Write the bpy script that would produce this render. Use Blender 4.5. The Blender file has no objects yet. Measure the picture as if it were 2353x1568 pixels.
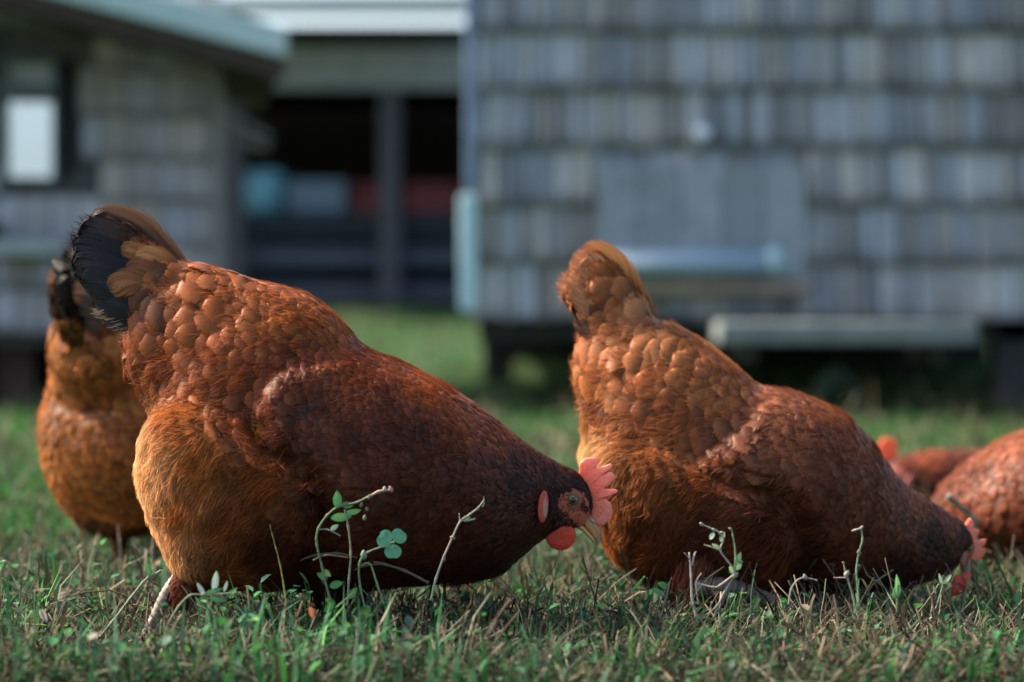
import bpy, bmesh, math, random
import numpy as np
from mathutils import Vector, Matrix, noise
from mathutils.bvhtree import BVHTree

rng = np.random.default_rng(7)
random.seed(7)
scene = bpy.context.scene
COL = scene.collection

# ------------------------------------------------------------------ camera, sky, sun, exposure
FPX = 5535.0          # focal length in units of a 2353-wide picture
HOR = 675.0           # row of the horizon in that picture
H = 0.33              # camera height
cd = bpy.data.cameras.new("camera"); cam = bpy.data.objects.new("camera", cd); COL.objects.link(cam)
cam.location = (0, 0, H); cam.rotation_euler = (math.pi/2, 0, 0)
cd.sensor_width = 36.0; cd.lens = 36.0*FPX/2353.0
cd.shift_y = -(784.0-HOR)/2353.0
cd.clip_start = 0.05; cd.clip_end = 400
cd.dof.use_dof = True; cd.dof.focus_distance = 2.15; cd.dof.aperture_fstop = 3.2
cd.dof.aperture_blades = 0
scene.camera = cam

SUN_EL, SUN_AZ = 44.0, -72.0      # azimuth clockwise from +Y (away from the camera)
w = bpy.data.worlds.new("World"); scene.world = w; w.use_nodes = True
nt = w.node_tree; nt.nodes.clear()
wo = nt.nodes.new("ShaderNodeOutputWorld"); bg = nt.nodes.new("ShaderNodeBackground"); sky = nt.nodes.new("ShaderNodeTexSky")
sky.sky_type = 'NISHITA'; sky.sun_disc = False
sky.sun_elevation = math.radians(SUN_EL); sky.sun_rotation = math.radians(SUN_AZ % 360)
sky.air_density = 1.0; sky.dust_density = 3.0; sky.ozone_density = 1.5
bg.inputs[1].default_value = 0.13
nt.links.new(sky.outputs[0], bg.inputs[0]); nt.links.new(bg.outputs[0], wo.inputs[0])
ld = bpy.data.lights.new("sun", 'SUN'); ld.energy = 5.0; ld.angle = math.radians(5); ld.color = (1.0, 0.89, 0.74)
sun = bpy.data.objects.new("sun", ld); COL.objects.link(sun)
ts = Vector((math.sin(math.radians(SUN_AZ))*math.cos(math.radians(SUN_EL)),
             math.cos(math.radians(SUN_AZ))*math.cos(math.radians(SUN_EL)), math.sin(math.radians(SUN_EL))))
sun.rotation_euler = (-ts).to_track_quat('-Z', 'Y').to_euler(); sun.location = ts*20
vs = scene.view_settings; scene.display_settings.display_device = 'sRGB'
vs.view_transform = 'Standard'; vs.look = 'None'; vs.gamma = 1.0; vs.exposure = 1.46; vs.use_curve_mapping = False
scene.cycles.transparent_max_bounces = 32
scene.cycles.max_bounces = 8; scene.cycles.diffuse_bounces = 4; scene.cycles.transmission_bounces = 6

def P(px, py, Y):
    return Vector(((px-1176.5)/FPX*Y, Y, H-(py-HOR)/FPX*Y))
def ground_z(x, y):
    t = min(max((y-6.5)/7.5, 0), 1)
    return 0.25*t*t*(3-2*t) + 0.006*math.sin(x*3.1+1)*math.cos(y*2.3)

# ------------------------------------------------------------------ helpers
def tag(o, label=None, cat=None, group=None, kind=None):
    if label: o["label"] = label
    if cat: o["category"] = cat
    if group: o["group"] = group
    if kind: o["kind"] = kind
    return o
def empty(name, loc, rz=0.0):
    o = bpy.data.objects.new(name, None); COL.objects.link(o); o.location = loc; o.rotation_euler = (0, 0, rz)
    o.empty_display_size = 0.05
    return o

class Acc:
    """collects vertices, faces, a colour and a (across, along, random) vector per vertex"""
    def __init__(s): s.v = []; s.f = []; s.c = []; s.u = []; s.n = 0
    def add(s, v, faces, c, u=None):
        v = np.asarray(v, dtype=np.float32).reshape(-1, 3)
        c = np.asarray(c, dtype=np.float32)
        if c.ndim == 1: c = np.tile(c[:3], (len(v), 1))
        if u is None: u = np.zeros((len(v), 3), dtype=np.float32)
        s.v.append(v); s.c.append(c[:, :3]); s.u.append(np.asarray(u, dtype=np.float32).reshape(-1, 3))
        n = s.n; s.f.extend([tuple(i+n for i in f) for f in faces]); s.n += len(v)
    def build(s, name, mat, parent=None, smooth=True, offset=(0, 0, 0)):
        me = bpy.data.meshes.new(name)
        V = np.concatenate(s.v) - np.array(offset, dtype=np.float32)
        me.from_pydata(V.tolist(), [], s.f)
        a = me.attributes.new("col", 'FLOAT_COLOR', 'POINT')
        C = np.concatenate(s.c); a.data.foreach_set("color", np.hstack([C, np.ones((len(C), 1), np.float32)]).ravel())
        b = me.attributes.new("fuv", 'FLOAT_VECTOR', 'POINT'); b.data.foreach_set("vector", np.concatenate(s.u).ravel())
        if smooth: me.polygons.foreach_set("use_smooth", [True]*len(me.polygons))
        me.materials.append(mat); me.update()
        o = bpy.data.objects.new(name, me); COL.objects.link(o)
        if parent: o.parent = parent
        return o

def grid_faces(nr, nc, closed=False):
    f = []
    for i in range(nr-1):
        for j in range(nc if closed else nc-1):
            k = (j+1) % nc
            f.append((i*nc+j, i*nc+k, (i+1)*nc+k, (i+1)*nc+j))
    return f

def tube(acc, pts, rad, col, n=8, cols=None, cap=True):
    pts = [Vector(p) for p in pts]; m = len(pts)
    if not hasattr(rad, '__len__'): rad = [rad]*m
    V = []; C = []; U = []
    ref = Vector((0.13, 0.9, 0.33))
    for i, p in enumerate(pts):
        t = (pts[min(i+1, m-1)]-pts[max(i-1, 0)]).normalized()
        a = t.cross(ref)
        if a.length < 1e-4: a = t.cross(Vector((1, 0, 0)))
        a.normalize(); b = t.cross(a)
        for j in range(n):
            th = 2*math.pi*j/n
            V.append(p+(a*math.cos(th)+b*math.sin(th))*rad[i]); C.append(cols[i] if cols is not None else col); U.append((j/n, i/(m-1), 0))
    f = grid_faces(m, n, True)
    if cap:
        f.append(tuple(range(n))[::-1]); f.append(tuple((m-1)*n+j for j in range(n)))
    acc.add([tuple(x) for x in V], f, np.array(C, dtype=np.float32), U)

def smooth_pts(pts, k=4):
    """Catmull-Rom resampling"""
    P_ = np.array([tuple(p) for p in pts], dtype=float); n = len(P_); out = []
    for i in range(n-1):
        p0, p1, p2, p3 = P_[max(i-1, 0)], P_[i], P_[i+1], P_[min(i+2, n-1)]
        for j in range(k):
            t = j/k
            out.append(0.5*((2*p1)+(-p0+p2)*t+(2*p0-5*p1+4*p2-p3)*t*t+(-p0+3*p1-3*p2+p3)*t**3))
    out.append(P_[-1]); return np.array(out)

def box(acc, c, s, col, rot=None):
    V = [Vector((sx*s[0]/2, sy*s[1]/2, sz*s[2]/2)) for sx in (-1, 1) for sy in (-1, 1) for sz in (-1, 1)]
    if rot: V = [rot @ v for v in V]
    V = [tuple(v+Vector(c)) for v in V]
    acc.add(V, [(0, 1, 3, 2), (4, 6, 7, 5), (0, 4, 5, 1), (2, 3, 7, 6), (0, 2, 6, 4), (1, 5, 7, 3)], col)

def bev(o, w_=0.006):
    m = o.modifiers.new("bevel", 'BEVEL'); m.width = w_; m.segments = 2; m.limit_method = 'ANGLE'; return o

# ------------------------------------------------------------------ materials
def new_mat(name):
    m = bpy.data.materials.new(name); m.use_nodes = True; t = m.node_tree; t.nodes.clear()
    out = t.nodes.new("ShaderNodeOutputMaterial"); return m, t, out
def N(t, typ, **kw):
    n = t.nodes.new(typ)
    for k, v in kw.items(): setattr(n, k, v)
    return n
def L(t, a, b): t.links.new(a, b)
def mathn(t, op, a, b=None, clamp=False):
    n = N(t, "ShaderNodeMath", operation=op); n.use_clamp = clamp
    for i, x in enumerate((a, b)):
        if x is None: continue
        if isinstance(x, (int, float)): n.inputs[i].default_value = x
        else: L(t, x, n.inputs[i])
    return n.outputs[0]
def scale_col(t, col, fac):
    n = N(t, "ShaderNodeVectorMath", operation='SCALE'); L(t, col, n.inputs[0]); L(t, fac, n.inputs['Scale']); return n.outputs[0]

def mat_attr(name, rough=0.6, transl=0.0, var=0.25, scale=60, bump=0.2, spec=0.3, sheen=0.0, sss=0.0):
    m, t, out = new_mat(name)
    at = N(t, "ShaderNodeAttribute", attribute_name="col")
    tc = N(t, "ShaderNodeTexCoord")
    no = N(t, "ShaderNodeTexNoise"); no.inputs['Scale'].default_value = scale; no.inputs['Detail'].default_value = 4
    L(t, tc.outputs['Object'], no.inputs['Vector'])
    f = mathn(t, 'ADD', mathn(t, 'MULTIPLY', no.outputs[0], 2*var), 1-var)
    c = scale_col(t, at.outputs['Color'], f)
    p = N(t, "ShaderNodeBsdfPrincipled"); L(t, c, p.inputs['Base Color']); p.inputs['Roughness'].default_value = rough
    p.inputs['Specular IOR Level'].default_value = spec
    p.inputs['Sheen Weight'].default_value = sheen
    if sss:
        p.inputs['Subsurface Weight'].default_value = sss; p.inputs['Subsurface Radius'].default_value = (1, 0.3, 0.2); p.inputs['Subsurface Scale'].default_value = 0.004
    if bump:
        b = N(t, "ShaderNodeBump"); b.inputs['Strength'].default_value = bump; b.inputs['Distance'].default_value = 0.5/scale
        L(t, no.outputs[0], b.inputs['Height']); L(t, b.outputs[0], p.inputs['Normal'])
    if transl:
        tr = N(t, "ShaderNodeBsdfTranslucent"); L(t, c, tr.inputs[0])
        mx = N(t, "ShaderNodeMixShader"); mx.inputs[0].default_value = transl
        L(t, p.outputs[0], mx.inputs[1]); L(t, tr.outputs[0], mx.inputs[2]); L(t, mx.outputs[0], out.inputs[0])
    else: L(t, p.outputs[0], out.inputs[0])
    return m

def mat_feather(name, fringe=True, transl=0.28, gloss=0.2, barb=.9):
    """fuv = (across -1..1, along 0..1, random)"""
    m, t, out = new_mat(name)
    at = N(t, "ShaderNodeAttribute", attribute_name="col"); fu = N(t, "ShaderNodeAttribute", attribute_name="fuv")
    sx = N(t, "ShaderNodeSeparateXYZ"); L(t, fu.outputs['Vector'], sx.inputs[0])
    ax = mathn(t, 'ABSOLUTE', sx.outputs[0])
    # barbs leave the shaft at a slant: stretched noise in (along - 0.5*|across|)
    sl = mathn(t, 'SUBTRACT', sx.outputs[1], mathn(t, 'MULTIPLY', ax, 0.45))
    cb = N(t, "ShaderNodeCombineXYZ")
    L(t, mathn(t, 'MULTIPLY', sl, 26.0), cb.inputs[0]); L(t, mathn(t, 'MULTIPLY', sx.outputs[0], 1.6), cb.inputs[1])
    L(t, mathn(t, 'MULTIPLY', sx.outputs[2], 137.0), cb.inputs[2])
    no = N(t, "ShaderNodeTexNoise"); no.inputs['Scale'].default_value = 1.0; no.inputs['Detail'].default_value = 3
    L(t, cb.outputs[0], no.inputs['Vector'])
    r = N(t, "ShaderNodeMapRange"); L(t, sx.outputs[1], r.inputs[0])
    r.inputs[1].default_value = 0.5; r.inputs[2].default_value = 0.97; r.inputs[3].default_value = 0.44; r.inputs[4].default_value = 1.22  # darker roots put the shade under overlapping feathers into the colour; tips paler
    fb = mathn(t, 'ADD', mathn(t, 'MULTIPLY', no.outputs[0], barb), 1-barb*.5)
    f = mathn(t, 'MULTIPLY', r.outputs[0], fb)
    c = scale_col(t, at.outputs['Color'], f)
    p = N(t, "ShaderNodeBsdfPrincipled"); L(t, c, p.inputs['Base Color']); p.inputs['Roughness'].default_value = 0.5
    p.inputs['Specular IOR Level'].default_value = gloss; p.inputs['Sheen Weight'].default_value = 0.02; p.inputs['Sheen Roughness'].default_value = 0.4
    b = N(t, "ShaderNodeBump"); b.inputs['Strength'].default_value = 0.25; b.inputs['Distance'].default_value = 0.0008
    L(t, no.outputs[0], b.inputs['Height']); L(t, b.outputs[0], p.inputs['Normal'])
    tr = N(t, "ShaderNodeBsdfTranslucent"); L(t, c, tr.inputs[0])
    mx = N(t, "ShaderNodeMixShader"); mx.inputs[0].default_value = transl
    L(t, p.outputs[0], mx.inputs[1]); L(t, tr.outputs[0], mx.inputs[2])
    if fringe:
        # the loose edge of the vane: opaque inside, thinning in single barbs at the rim
        e = mathn(t, 'MAXIMUM', mathn(t, 'POWER', ax, 2.0), mathn(t, 'POWER', sx.outputs[1], 5.0))
        n2 = N(t, "ShaderNodeMapRange"); L(t, no.outputs[0], n2.inputs[0])
        n2.inputs[1].default_value = 0.3; n2.inputs[2].default_value = 0.7; n2.inputs[3].default_value = 0.30; n2.inputs[4].default_value = 0.98
        a = mathn(t, 'MULTIPLY', mathn(t, 'SUBTRACT', e, n2.outputs[0]), 2.6, clamp=True)
        tp = N(t, "ShaderNodeBsdfTransparent"); m2 = N(t, "ShaderNodeMixShader")
        L(t, a, m2.inputs[0]); L(t, mx.outputs[0], m2.inputs[1]); L(t, tp.outputs[0], m2.inputs[2]); L(t, m2.outputs[0], out.inputs[0])
    else: L(t, mx.outputs[0], out.inputs[0])
    return m

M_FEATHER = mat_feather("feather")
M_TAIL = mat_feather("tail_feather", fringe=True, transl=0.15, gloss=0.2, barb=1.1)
M_SKINBODY = mat_attr("plumage_base", rough=0.8, var=0.35, scale=90, bump=0.4, spec=0.05)
M_FLUFF = mat_attr("fluff", rough=0.7, transl=0.38, var=0.2, scale=40, bump=0, spec=0.08)
M_COMB = mat_attr("comb_skin", rough=0.5, transl=0.34, var=0.2, scale=300, bump=0.8, spec=0.4, sss=0.4)
M_BEAK = mat_attr("beak_horn", rough=0.35, var=0.15, scale=200, bump=0.1, spec=0.5)
M_LEG = mat_attr("leg_skin", rough=0.55, var=0.3, scale=260, bump=0.6, spec=0.35)
M_EYE = mat_attr("eye", rough=0.08, var=0.1, scale=900, bump=0, spec=0.6)
M_GRASS = mat_attr("grass", rough=0.7, transl=0.3, var=0.25, scale=15, bump=0, spec=0.08)
M_STEM = mat_attr("stem", rough=0.65, var=0.3, scale=300, bump=0.4, spec=0.3)
M_LEAF = mat_attr("leaf", rough=0.45, transl=0.3, var=0.18, scale=250, bump=0.2, spec=0.4)
M_WOOD = mat_attr("weathered_wood", rough=0.85, var=0.3, scale=14, bump=0.4, spec=0.15)
M_PAINT = mat_attr("weathered_paint", rough=0.6, var=0.12, scale=9, bump=0.1, spec=0.3)
M_METAL = mat_attr("roof_metal", rough=0.45, var=0.2, scale=5, bump=0.1, spec=0.5)
def mat_pane():
    m, t, out = new_mat("bright_pane")
    p = N(t, "ShaderNodeBsdfPrincipled"); p.inputs['Base Color'].default_value = (.9, .92, .92, 1); p.inputs['Metallic'].default_value = 1.0; p.inputs['Roughness'].default_value = .25
    L(t, p.outputs[0], out.inputs[0]); return m
M_PANE = mat_pane()
def mat_ground():
    m, t, out = new_mat("soil_and_turf")
    tc = N(t, "ShaderNodeTexCoord")
    n1 = N(t, "ShaderNodeTexNoise"); n1.inputs['Scale'].default_value = 1.3; n1.inputs['Detail'].default_value = 6
    n2 = N(t, "ShaderNodeTexNoise"); n2.inputs['Scale'].default_value = 90; n2.inputs['Detail'].default_value = 5
    L(t, tc.outputs['Object'], n1.inputs['Vector']); L(t, tc.outputs['Object'], n2.inputs['Vector'])
    cr = N(t, "ShaderNodeValToRGB"); cr.color_ramp.elements[0].position = .35; cr.color_ramp.elements[1].position = .7
    cr.color_ramp.elements[0].color = (0.030, 0.050, 0.020, 1); cr.color_ramp.elements[1].color = (0.045, 0.10, 0.035, 1)
    L(t, n1.outputs[0], cr.inputs[0])
    c = scale_col(t, cr.outputs[0], mathn(t, 'ADD', mathn(t, 'MULTIPLY', n2.outputs[0], 1.2), .4))
    p = N(t, "ShaderNodeBsdfPrincipled"); L(t, c, p.inputs['Base Color']); p.inputs['Roughness'].default_value = .9
    p.inputs['Specular IOR Level'].default_value = 0.1
    b = N(t, "ShaderNodeBump"); b.inputs['Strength'].default_value = .6; b.inputs['Distance'].default_value = .01
    L(t, n2.outputs[0], b.inputs['Height']); L(t, b.outputs[0], p.inputs['Normal']); L(t, p.outputs[0], out.inputs[0])
    return m
M_GROUND = mat_ground()

# ------------------------------------------------------------------ ground
def build_ground():
    a = Acc()
    ys = list(np.linspace(-4, 2, 7)) + list(np.linspace(2.2, 9, 35)) + list(np.linspace(9.5, 16, 20)) + list(np.linspace(20, 300, 12))
    V = []; n = 41
    for y in ys:
        half = 3+abs(y)*1.2
        for i in range(n):
            x = -half+2*half*i/(n-1); V.append((x, y, ground_z(x, y)))
    a.add(V, grid_faces(len(ys), n), (0.05, 0.1, 0.04))
    tag(a.build("ground", M_GROUND), kind="structure")
build_ground()

# ------------------------------------------------------------------ buildings
def shingle_wall(acc, x0, x1, z0, z1, y, course, width, base, hole=None, seed=1, var=.4):
    """courses of tapered wooden shingles, butts standing proud; wall faces -Y"""
    r = random.Random(seed); z = z0
    while z < z1:
        x = x0
        ck = r.uniform(.9, 1.1)
        while x < x1:
            w_ = width*r.uniform(.6, 1.4); xe = min(x+w_, x1)
            if not (hole and xe > hole[0] and x < hole[1] and z+course > hole[2] and z < hole[3]):
                k = ck*(1+r.uniform(-var, var)); t = r.uniform(-.5, 1)
                c = np.array(base)*k*(1+np.array([.10, .0, -.14])*t)
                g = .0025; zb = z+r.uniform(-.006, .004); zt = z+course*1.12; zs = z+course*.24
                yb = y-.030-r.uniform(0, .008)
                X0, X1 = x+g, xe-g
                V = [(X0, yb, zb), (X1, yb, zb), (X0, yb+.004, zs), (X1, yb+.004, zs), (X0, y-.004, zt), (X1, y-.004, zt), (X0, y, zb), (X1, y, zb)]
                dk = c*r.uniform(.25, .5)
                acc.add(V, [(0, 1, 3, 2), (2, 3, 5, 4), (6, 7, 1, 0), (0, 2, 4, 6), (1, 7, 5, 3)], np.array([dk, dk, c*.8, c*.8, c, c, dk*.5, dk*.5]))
            x = xe
        z += course

def right_shed():
    Y = 6.5; s = FPX/Y
    X = lambda px: (px-1176.5)/s
    Z = lambda py: H-(py-HOR)/s
    root = empty("wooden_shed", (X(1750), Y, 0))
    tag(root, "grey shingle-clad shed raised above the grass, with a flat hatch and a white corner board", "shed")
    off = (X(1750), Y, 0)
    x0, x1, z0, z1 = X(1075), X(2750), Z(735), Z(-420)
    a = Acc(); box(a, ((x0+x1)/2, Y+1.5, (z0+z1)/2), (x1-x0, 2.98, z1-z0-.01), (.10, .10, .10)); a.build("wall", M_WOOD, root, False, off)
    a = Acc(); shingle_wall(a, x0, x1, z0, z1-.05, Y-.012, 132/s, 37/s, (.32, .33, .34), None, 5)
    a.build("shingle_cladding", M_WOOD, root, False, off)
    # hatch
    a = Acc()
    n = 5; hx0, hx1 = X(1372), X(1842)
    for i in range(n):
        xa = hx0+(hx1-hx0)*i/n; xb = hx0+(hx1-hx0)*(i+1)/n
        k = .8+.35*random.random(); box(a, ((xa+xb)/2, Y-.062, (Z(640)+Z(385))/2), (xb-xa-.002, .03, Z(385)-Z(640)), np.array((.27, .298, .315))*k)
    h = a.build("hatch", M_WOOD, root, False, off); bev(h, .003); h["label"] = "flat blue-grey board hatch"
    # pale corner board
    a = Acc(); box(a, (X(1076), Y-.03, (Z(715)+Z(450))/2), (40/s, .05, Z(450)-Z(715)), (.42, .58, .60))
    o = bev(a.build("corner_board", M_PAINT, root, False, off)); o["label"] = "pale blue-white lower corner board"
    a = Acc(); box(a, (X(1083), Y-.02, (Z(450)+z1)/2), (26/s, .05, z1-Z(450)-.01), (.16, .22, .30)); bev(a.build("upper_corner_board", M_WOOD, root, False, off))
    # knob
    a = Acc(); tube(a, [(X(1608), Y-.03, Z(312)), (X(1608), Y-.07, Z(312)), (X(1608), Y-.095, Z(312)), (X(1608), Y-.105, Z(312))], [.012, .014, .022, .012], (.60, .66, .70), 12)
    a.build("knob", M_PAINT, root, True, off)
    # sill, floor beam, joists, and a dark backing board added to block light beneath
    a = Acc(); box(a, (X(1620), Y-.062, Z(662)), (X(1850)-X(1390), .05, 30/s), (.30, .25, .20)); bev(a.build("sill", M_WOOD, root, False, off))
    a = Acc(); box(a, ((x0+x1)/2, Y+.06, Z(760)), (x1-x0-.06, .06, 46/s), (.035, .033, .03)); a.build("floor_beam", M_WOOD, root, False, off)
    a = Acc(); box(a, ((x0+x1)/2, Y+2.6, .12), (x1-x0-.1, .04, .30), (.03, .03, .03)); a.build("dark_backing", M_WOOD, root, False, off)
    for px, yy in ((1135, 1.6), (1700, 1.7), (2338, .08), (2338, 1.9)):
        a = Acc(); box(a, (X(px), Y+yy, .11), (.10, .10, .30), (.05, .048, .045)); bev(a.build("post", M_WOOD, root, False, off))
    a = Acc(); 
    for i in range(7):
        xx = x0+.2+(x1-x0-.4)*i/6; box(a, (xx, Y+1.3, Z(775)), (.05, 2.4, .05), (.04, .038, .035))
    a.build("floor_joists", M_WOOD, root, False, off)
    # the pipe and the perch plank stand apart from the wall
    a = Acc(); yy = Y-.14; s2 = FPX/yy; Xp = lambda px: (px-1176.5)/s2; Zp = lambda py: H-(py-HOR)/s2
    r0 = empty("white_pipe", (Xp(1600), yy, Zp(604)))
    tag(r0, "pale blue-white horizontal pipe with a round end cap on the shingle wall, below the hatch", "pipe")
    of = (Xp(1600), yy, Zp(604))
    tube(a, [(Xp(1380), yy, Zp(604)), (Xp(1765), yy, Zp(604))], 27/s2, (.25, .34, .41), 20); a.build("tube", M_PAINT, r0, True, of)
    a = Acc(); c = Vector((Xp(1778), yy, Zp(602))); R = 34/s2
    tube(a, [c+Vector((R*math.cos(t)*-.8, 0, 0)) for t in np.linspace(.15, math.pi-.15, 9)], [R*math.sin(t) for t in np.linspace(.15, math.pi-.15, 9)], (.30, .44, .46), 18)
    a.build("end_cap", M_PAINT, r0, True, of)
    for px in (1440, 1700):
        a = Acc(); box(a, (Xp(px), Y-.085, Zp(604)), (.02, .1, .03), (.2, .25, .28)); a.build("bracket", M_METAL, r0, False, of)
    yy = Y-.3; s2 = FPX/yy
    Xp = lambda px: (px-1176.5)/s2; Zp = lambda py: H-(py-HOR)/s2
    r0 = empty("plank", (Xp(1935), yy, Zp(800))); of = (Xp(1935), yy, Zp(800))
    tag(r0, "pale weathered plank step jutting out under the right end of the shingle shed", "plank")
    a = Acc(); box(a, (Xp(1935), yy, Zp(764)), (585/s2, .26, 52/s2), (.17, .19, .18)); bev(a.build("board", M_WOOD, r0, False, of), .01)
    for px in (1720, 2150):
        a = Acc(); box(a, (Xp(px), yy+.14, Zp(764)-.05), (.04, .36, .05), (.05, .05, .045)); a.build("bearer", M_WOOD, r0, False, of)
    # bucket under the shed
    c = P(1915, 940, 7.2); c.z = ground_z(c.x, c.y)
    r0 = empty("bucket", c); tag(r0, "small pale teal bucket tipped over in the dark under the shingle shed", "bucket")
    a = Acc(); R = .045
    d = Vector((.75, -.25, .55)).normalized()
    tube(a, [Vector((0, 0, .05))+d*t for t in (-.05, -.049, .05, .052)], [R*.5, R*.8, R, R*1.1], (.10, .24, .22), 20); a.build("pail", M_PAINT, r0)
    a = Acc(); tube(a, [Vector((0, 0, .05))+d*.05+Vector((R*math.cos(t), -R*1.1*math.sin(t), 0)) for t in np.linspace(0, math.pi, 9)], .002, (.2, .2, .2), 6); a.build("handle", M_METAL, r0)
right_shed()

def left_shed():
    Y = 7.2; s = FPX/Y
    X = lambda px: (px-1176.5)/s
    Z = lambda py: H-(py-HOR)/s
    root = empty("gabled_shed", (X(250), Y, 0)); off = (X(250), Y, 0)
    tag(root, "grey shingled shed with a teal-edged sloping roof and a bright white window", "shed")
    x0, x1 = X(-900), X(508); z0 = Z(760)
    a = Acc(); box(a, ((x0+x1)/2, Y+.5, (z0+Z(70))/2), (x1-x0, .98, Z(70)-z0), (.12, .12, .12)); a.build("wall", M_WOOD, root, False, off)
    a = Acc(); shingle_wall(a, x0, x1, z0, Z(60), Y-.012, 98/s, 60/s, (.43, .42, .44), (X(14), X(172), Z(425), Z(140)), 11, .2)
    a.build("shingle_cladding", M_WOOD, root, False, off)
    # gable infill
    sl = 135/430.0
    s2 = FPX/(Y-.5); X2 = lambda px: (px-1176.5)/s2
    zr = lambda px: H-(-16+(X(px)*s2+1176.5)*.248-HOR)/s2
    a = Acc(); V = []
    for px in (-900, 508):
        for yy in (Y-.01, Y+.97): V += [(X(px), yy, Z(75)), (X(px), yy, zr(px)-.01)]
    a.add(V, [(0, 4, 5, 1), (2, 3, 7, 6), (0, 1, 3, 2), (4, 6, 7, 5), (1, 5, 7, 3)], (.10, .10, .09)); a.build("gable", M_WOOD, root, False, off)
    # roof: slab with fascia overhanging the wall towards us
    def slab(name, t0, t1, ya, yb, col, mat, pxa=-900, pxb=638):
        a = Acc(); V = []
        for px in (pxa, pxb):
            for yy in (ya, yb):
                V += [(X(px), yy, zr(px)+t0), (X(px), yy, zr(px)+t1)]
        a.add(V, [(0, 4, 5, 1), (2, 3, 7, 6), (0, 1, 3, 2), (4, 6, 7, 5), (1, 5, 7, 3), (0, 2, 6, 4)], col)
        return bev(a.build(name, mat, root, False, off))
    slab("rake_board", -.055, .0, Y-.50, Y-.46, (.07, .05, .045), M_WOOD)
    slab("soffit", -.03, -.002, Y-.46, Y+1.1, (.05, .045, .04), M_WOOD, -900, 634)
    r_ = slab("roof", .0, .085, Y-.54, Y+1.15, (.42, .53, .51), M_METAL, -900, 640); r_["label"] = "weathered teal metal roof"
    # window
    yw = Y-.03
    wf = Acc()
    for (xa, xb, za, zb) in ((14, 30, 425, 140), (128, 140, 425, 140), (30, 128, 425, 413), (30, 128, 238, 205), (30, 128, 152, 140)):
        box(wf, ((X(xa)+X(xb))/2, yw, (Z(za)+Z(zb))/2), (X(xb)-X(xa), .05, Z(zb)-Z(za)), (.10, .12, .13))
    win = wf.build("window", M_WOOD, root, False, off)
    a = Acc(); box(a, (X(79), Y-.013, (Z(413)+Z(238))/2), (X(128)-X(30), .012, Z(238)-Z(413)), (.80, .84, .84)); o = a.build("blind", M_PANE, win, False); o.location = (-off[0], -off[1], 0); o["label"] = "bright white window pane"
    a = Acc(); box(a, (X(79), Y-.013, (Z(205)+Z(152))/2), (X(128)-X(30), .012, Z(152)-Z(205)), (.40, .42, .40)); o = a.build("pane", M_PAINT, win, False); o.location = (-off[0], -off[1], 0)
    a = Acc(); box(a, (X(155), Y-.025, (Z(410)+Z(140))/2), (X(172)-X(140), .04, Z(140)-Z(410)), (.015, .018, .02)); a.build("shutter", M_WOOD, root, False, off)
    # ledge
    a = Acc(); box(a, (X(80), Y-.1, Z(572)), (X(170)-X(10), .16, 34/s), (.34, .38, .37)); bev(a.build("ledge", M_WOOD, root, False, off))
    a = Acc(); box(a, (X(500), Y-.045, (z0+Z(190))/2), (26/s, .05, Z(190)-z0), (.24, .24, .23)); bev(a.build("corner_board", M_WOOD, root, False, off))
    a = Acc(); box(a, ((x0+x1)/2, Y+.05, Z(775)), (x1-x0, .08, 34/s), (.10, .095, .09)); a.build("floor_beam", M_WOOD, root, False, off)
    a = Acc(); box(a, ((x0+x1)/2, Y+.8, .12), (x1-x0-.1, .04, .32), (.028, .02, .018)); a.build("dark_backing", M_WOOD, root, False, off)
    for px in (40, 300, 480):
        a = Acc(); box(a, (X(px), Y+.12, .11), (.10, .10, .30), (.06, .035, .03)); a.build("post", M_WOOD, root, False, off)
    c = Vector((X(-4), Y-.12, Z(555)))
    r0 = empty("feed_box", (c.x, c.y, c.z)); tag(r0, "small dark box on the ledge at the left edge of the gabled shed", "box")
    a = Acc(); box(a, (0, 0, 0), (.07, .09, .08), (.03, .035, .04)); bev(a.build("case", M_WOOD, r0, False)); a = Acc(); box(a, (0, 0, .047), (.078, .1, .012), (.04, .045, .05)); bev(a.build("lid", M_WOOD, r0, False), .003)
left_shed()
shed2 = bpy.data.objects['gabled_shed']
piv = Vector(((508-1176.5)/(FPX/7.2), 7.2, 0)); R_ = Matrix.Rotation(math.radians(8), 4, 'Z')
for nm in ('gabled_shed', 'feed_box'):
    o = bpy.data.objects[nm]; v = R_ @ (o.location-piv); o.location = v+piv; o.rotation_euler = (0, 0, math.radians(8))

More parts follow.
